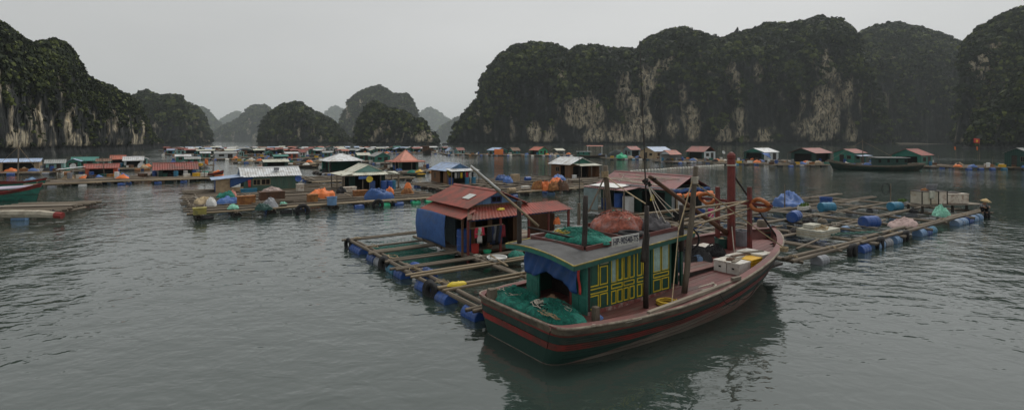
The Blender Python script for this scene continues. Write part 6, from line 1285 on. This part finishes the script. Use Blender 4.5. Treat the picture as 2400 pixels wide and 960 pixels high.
tag(MB().grid(lambda u, v: (-3.2+7.2*u, (v-.5)*2.2*(1-u**3), .95+.25*math.sin(math.pi*v)+.35*u), 10, 6, .04).build('boat_cover', mat('lilac_cover', (.5, .46, .55), .7, .1, 3, .1), None, P(-18, 470, 0), .12, smooth=True), 'pale lilac cover over the bow of the left-edge boat', 'cover')
for x, y, w, lab in ((1108, 364, 38, 'long low sampan in the right row beside the orange sheet'), (1330, 371, 30, 'pale small sampan before the skeletal shed'), (580, 378, 30, 'low sampan behind the long pale house'), (648, 366, 26, 'dark sampan among the far huts'), (430, 404, 26, 'small sampan beside the open two-tier roofed house')):
    small_boat(lab, x, y, RND.uniform(-.2, .2), w/FPX*P(x, y).y*1.0, 1.3, .4, 'darkwood', 'wood', None, 0, rise=.35, gear=('foam',), group='sampans')
# left foreground: log raft with a pale dugout
lr = thing('log_raft', 'raft of dark logs and planks at the left edge', 'raft', P(30, 516, 0), .18)
for k in range(6): beam(lr, (-6, .3+k*.9, .4+.03*(k % 2)), (2.4-k*.15, .6+k*.9, .42), .26, 'wood')
for k in range(4): beam(lr, (-5+2.2*k, 0, .25), (-4.8+2.2*k, 5.2, .25), .22)
for k in range(3): plank(lr, (-6, 3.6+.35*k, .6), (1.6, 3.8+.35*k, .6), .32, .06)
for k, x in enumerate((.4, -2.4, -4.6)): obj('float_drum', drum_data('paleb' if k == 0 else 'bluep', True), lr, (x, .1, .1), (0, 0, .1))
for k in range(3): beam(lr, (-5, 6.5+k*.8, .3), (1.2, 7.0+k*.8, .3), .3, 'wood')
dg = thing('dugout', 'long pale squared timber with a red painted end at the left edge', 'timber', P(60, 507, .5), .08)
MB().tube([(-5, 0, .05), (-1, 0, .2), (1, 0, .18), (2.0, 0, .08)], [.26, .3, .28, .24], 8).build('timber', mat('pale_timber', (.42, .38, .3), .8, .25, 3, .3, (.2, .17, .13), .35), dg); MB().tube([(2.0, 0, .08), (2.5, 0, .03)], [.245, .25], 8).build('painted_end', M_['stripe'], dg)
heap('rope_bundle', 'dark rope bundle on the end of the pale timber', 'rope', 'bnet', P(121, 505, .4), 0, .35, .3, .45, 88, n=9)
# flags, float line, dishes
def flag(label, x, yb, yt, w, h, m, star=False, back=0):
    p = P(x, yb, .4); D = p.y; ht = (yb-yt)/FPX*D; e = thing('flag_on_pole', label, 'flag', p, 0)
    MB().tube([(0, 0, 0), (.05, 0, ht)], [.05, .03], 6).build('pole', M_['wood'], e)
    f = MB().grid(lambda u, v: (.05-w*u if back else w*u+.05, .12*math.sin(u*6), ht-.05-h*v-.15*u*(1 if not back else -1)), 8, 4, .01).build('flag_cloth', M_[m], e, smooth=True)
    if star:
        vs = [(0, -.03, 0)]+[((.42 if k % 2 == 0 else .17)*h*.75*math.sin(k*math.pi/5), -.03, (.42 if k % 2 == 0 else .17)*h*.75*math.cos(k*math.pi/5)) for k in range(10)]
        vs2 = [(x_, .0, z_) for x_, _, z_ in vs]
        MB().add(vs+vs2, [(0, 1+k, 1+(k+1) % 10) for k in range(10)]+[(1+k, 12+k, 12+(k+1) % 10, 1+(k+1) % 10) for k in range(10)]).build('star', mat('star_yellow', (.8, .55, .03), .6, .05, 3, 0), f, (-.5*w, -.14, ht-.05-h*.45))
    return e
flag('red flag with yellow star on a tall pole at right', 2296, 376, 325, 1.7, 1.25, 'redp', True, 1)
flag('small orange flag on a short pole left of the red flag', 2240, 374, 344, .5, .9, 'orange', False, 1); flag('small orange flag on a pole below the red flag', 2292, 374, 344, .5, 1.0, 'orange', False, 1)
flag('small orange pennant on the dark boat left of the long house', 479, 416, 372, .5, .7, 'orange')
fl = thing('float_line', 'line of small white floats strung across the water behind the masts', 'float line', (0, 0, 0), 0)
pa, pb = P(1480, 402), P(1712, 386); fm = MB().lathe([(.05, -.2), (.16, -.1), (.16, .1), (.05, .2)], 7, Matrix.Rotation(math.pi/2, 4, 'Y')).mesh('float', M_['foam'])
for k in range(42): obj('float', fm, fl, pa.lerp(pb, k/41)+Vector((0, .5*math.sin(k*.5), .05)), (0, 0, RND.uniform(-.3, .8)), 1.3)
MB().tube([pa.lerp(pb, k/41)+Vector((0, .5*math.sin(k*.5), .06)) for k in range(42)], .03, 4).build('line', M_['rope'], fl)
for lab, x, y, r, m in (('white satellite dish before the red house at left', 172, 412, .42, 'white'), ('white satellite dish between the red-roofed houses at left', 330, 410, .45, 'white'), ('white satellite dish on the right of the white gable house', 1695, 368, .6, 'white'), ('white satellite dish in front of the wide red-roofed open house', 1914, 379, .6, 'white'), ('white satellite dish beside the pyramid-roofed house', 930, 392, .5, 'white'), ('upper of the white dishes by the blue-roofed shed', 66, 400, .5, 'white'), ('left white dish by the blue-roofed shed', 40, 398, .45, 'white')):
    dish(lab, P(x, y, .45), r, m, RND.uniform(-.5, .5), 1.5)
oh = HS['blue-roofed teal gable house with orange sheet']
tag(MB().grid(lambda u, v: (3.4*(u-.5), .1*math.sin(u*8), 2.3-2.1*v), 8, 4, .03).build('orange_sheet', M_['orange'], None, P(1169, 364, .3), .1, smooth=True), 'orange sheet hanging before the blue-roofed teal gable house', 'tarpaulin')
tag(MB().grid(lambda u, v: (2.8*(u-.5), -.8*v, 2.1-1.5*v*u), 8, 4, .03).build('blue_awning', M_['tarp2'], None, P(1792, 377, .3), .2, smooth=True), 'blue awning sheet on the white-roofed teal gable house', 'awning')
tag(MB().grid(lambda u, v: (5.0*(u-.5), -.5*math.sin(v*3), 2.4*(1-v)), 8, 4, .04).build('green_sheet', M_['brightg'], None, P(1458, 371, .3), .1, (1, 1, 1) and .0 or 0, ), 'bright green sheet covering gear by the grey hut', 'tarpaulin') if False else HB('green_cover', 'bright green tarpaulin over gear by the red-roofed grey hut', 1458, 371, 2.4, 1.2, 1.5, 'brightg', 231, 'tarpaulin', .05, .25)
HB('dark_cover', 'dark grey tarpaulin tent left of the red-roofed grey hut', 1446, 367, 4.0, 2.0, 2.8, mat('dark_tarpaulin', (.05, .06, .06), .8, .2, 3, .2), 232, 'tarpaulin', .05, .5)
# ------------------------------------------------------------------ working rafts along the right-hand row and in the village
def strip_raft(label, x0, x1, y, depth, seed, items=10, z=.36):
    rr = random.Random(seed); p, q = P(x0, y, 0), P(x1, y-rr.uniform(0, 1), 0); L_ = (q-p).length; ang = math.atan2(q.y-p.y, q.x-p.x)
    r = thing('working_raft', label, 'raft', p, ang, 'working rafts'); nx = max(2, int(L_/4))
    for k in range(4): yy = depth*k/3; [beam(r, (L_*i/3-.3, yy, z+.1), (L_*(i+1)/3+.3, yy+rr.uniform(-.3, .3), z+.1), .2, 'bamboo' if k == 0 else 'wood') for i in range(3)]
    for k in range(nx+1): beam(r, (L_*k/nx, -.3, z), (L_*k/nx+rr.uniform(-.4, .4), depth+.4, z), .2)
    for k in range(nx*2): obj('float_drum', small_drum(rr.choice(('bluep', 'rubber', 'darkwood', 'foam', 'greyp', 'rust', 'cyanp')), True), r, (L_*(k+.5)/(nx*2), -.15, .1), (0, 0, rr.uniform(-.1, .1)), 1.1)
    for k in range(max(2, nx//2)): xx = rr.uniform(0, L_*.8); plank(r, (xx, depth*.4, z+.25), (xx+rr.uniform(2, 5), depth*.5, z+.26), .6, .05)
    for k in range(max(1, nx//3)): xx = rr.uniform(0, L_); MB().tube([(xx, depth*.6, 0), (xx+rr.uniform(-.5, .5), depth*.6, rr.uniform(2, 3.6))], [.06, .04], 5).build('upright_pole', M_['wood'], r)
    kinds = [('foam box', 'foam', 'b'), ('blue barrel', 'bluep', 'd'), ('black net heap', 'bnet', 'h'), ('tan sack', 'tan', 'h'), ('red-brown crate', 'brown', 'b'), ('orange net heap', 'orange', 'h'), ('grey tub', 'greyp', 'd'), ('pale blue tarpaulin heap', 'tarp2', 'h'), ('teal crate', 'teal', 'b'), ('white drum', 'white', 'd'), ('rusty box', 'rust', 'b'), ('yellow crate', 'crate', 'b')]
    rr.shuffle(kinds)
    for k in range(min(items, len(kinds))):
        nm, m, kd = kinds[k]; pos = r.matrix_basis @ Vector((L_*(k+rr.uniform(.1, .9))/items, rr.uniform(.2, depth*.8), z+.14)); lab = nm+' on the '+label
        if kd == 'd': tag(obj('barrel', small_drum(m, False), None, pos, ang, 1.05), lab, 'barrel')
        elif kd == 'b': tag(MB().b2(-.5, .5, -.35, .35, 0, .45).b2(-.52, .52, -.37, .37, .46, .54).build('crate', M_[m], None, pos, ang+rr.uniform(-.4, .4)), lab, 'crate')
        else: heap('bundle', lab, 'bundle', m, pos, ang, .9, .6, .6, seed*7+k, n=8)
for k, (lab, x0, x1, y, dp, it) in enumerate((
 ('raft in front of the bright green gable house', 1225, 1345, 366, 9, 9), ('raft in front of the orange sheet', 1095, 1225, 365, 8, 9), ('raft at the left end of the right row', 1040, 1098, 362, 6, 6),
 ('raft in front of the blue-roofed tan house', 1425, 1560, 375, 10, 10), ('raft in front of the white gable house', 1555, 1705, 382, 12, 12), ('raft in front of the blue awning', 1690, 1830, 387, 14, 12),
 ('raft in front of the wide red-roofed house', 1815, 1965, 391, 10, 12), ('raft right of the dark boat', 2140, 2270, 393, 10, 10), ('raft leading to the right edge', 2255, 2420, 398, 7, 9),
 ('raft before the open two-tier roofed house', 355, 470, 423, 4, 8), ('raft before the red house at left', 140, 300, 428, 5, 12), ('raft below the blue-roofed tan shed', -10, 140, 409, 7, 10),
 ('raft under the white two-tier roof', 235, 350, 399, 8, 9), ('raft beside the boat with orange flag', 395, 470, 396, 7, 8), ('raft above the long pale house', 540, 640, 383, 8, 9), ('raft left of the hip-roofed house', 640, 750, 386, 8, 9),
 ('raft right of the bright teal house', 880, 1010, 402, 7, 8), ('raft among the middle huts', 450, 620, 373, 9, 10), ('raft before the middle huts', 660, 860, 374, 9, 10), ('raft beside the far sampans', 860, 1040, 362, 8, 9))):
    strip_raft(lab, x0, x1, y, dp, 400+k, it)
# ------------------------------------------------------------------ haze
hz = MB().b2(-4200, 4200, -300, 5700, -3, 400)
hm = bpy.data.materials.new('haze_air'); hm.use_nodes = True; hn = hm.node_tree.nodes; hn.remove(hn['Principled BSDF'])
pv = hn.new('ShaderNodeVolumePrincipled'); pv.inputs['Color'].default_value = (.88, .95, .96, 1); pv.inputs['Density'].default_value = .0001; pv.inputs['Anisotropy'].default_value = 0.2
hm.node_tree.links.new(pv.outputs[0], hn['Material Output'].inputs['Volume'])
hz.build('haze', hm, kind='stuff')
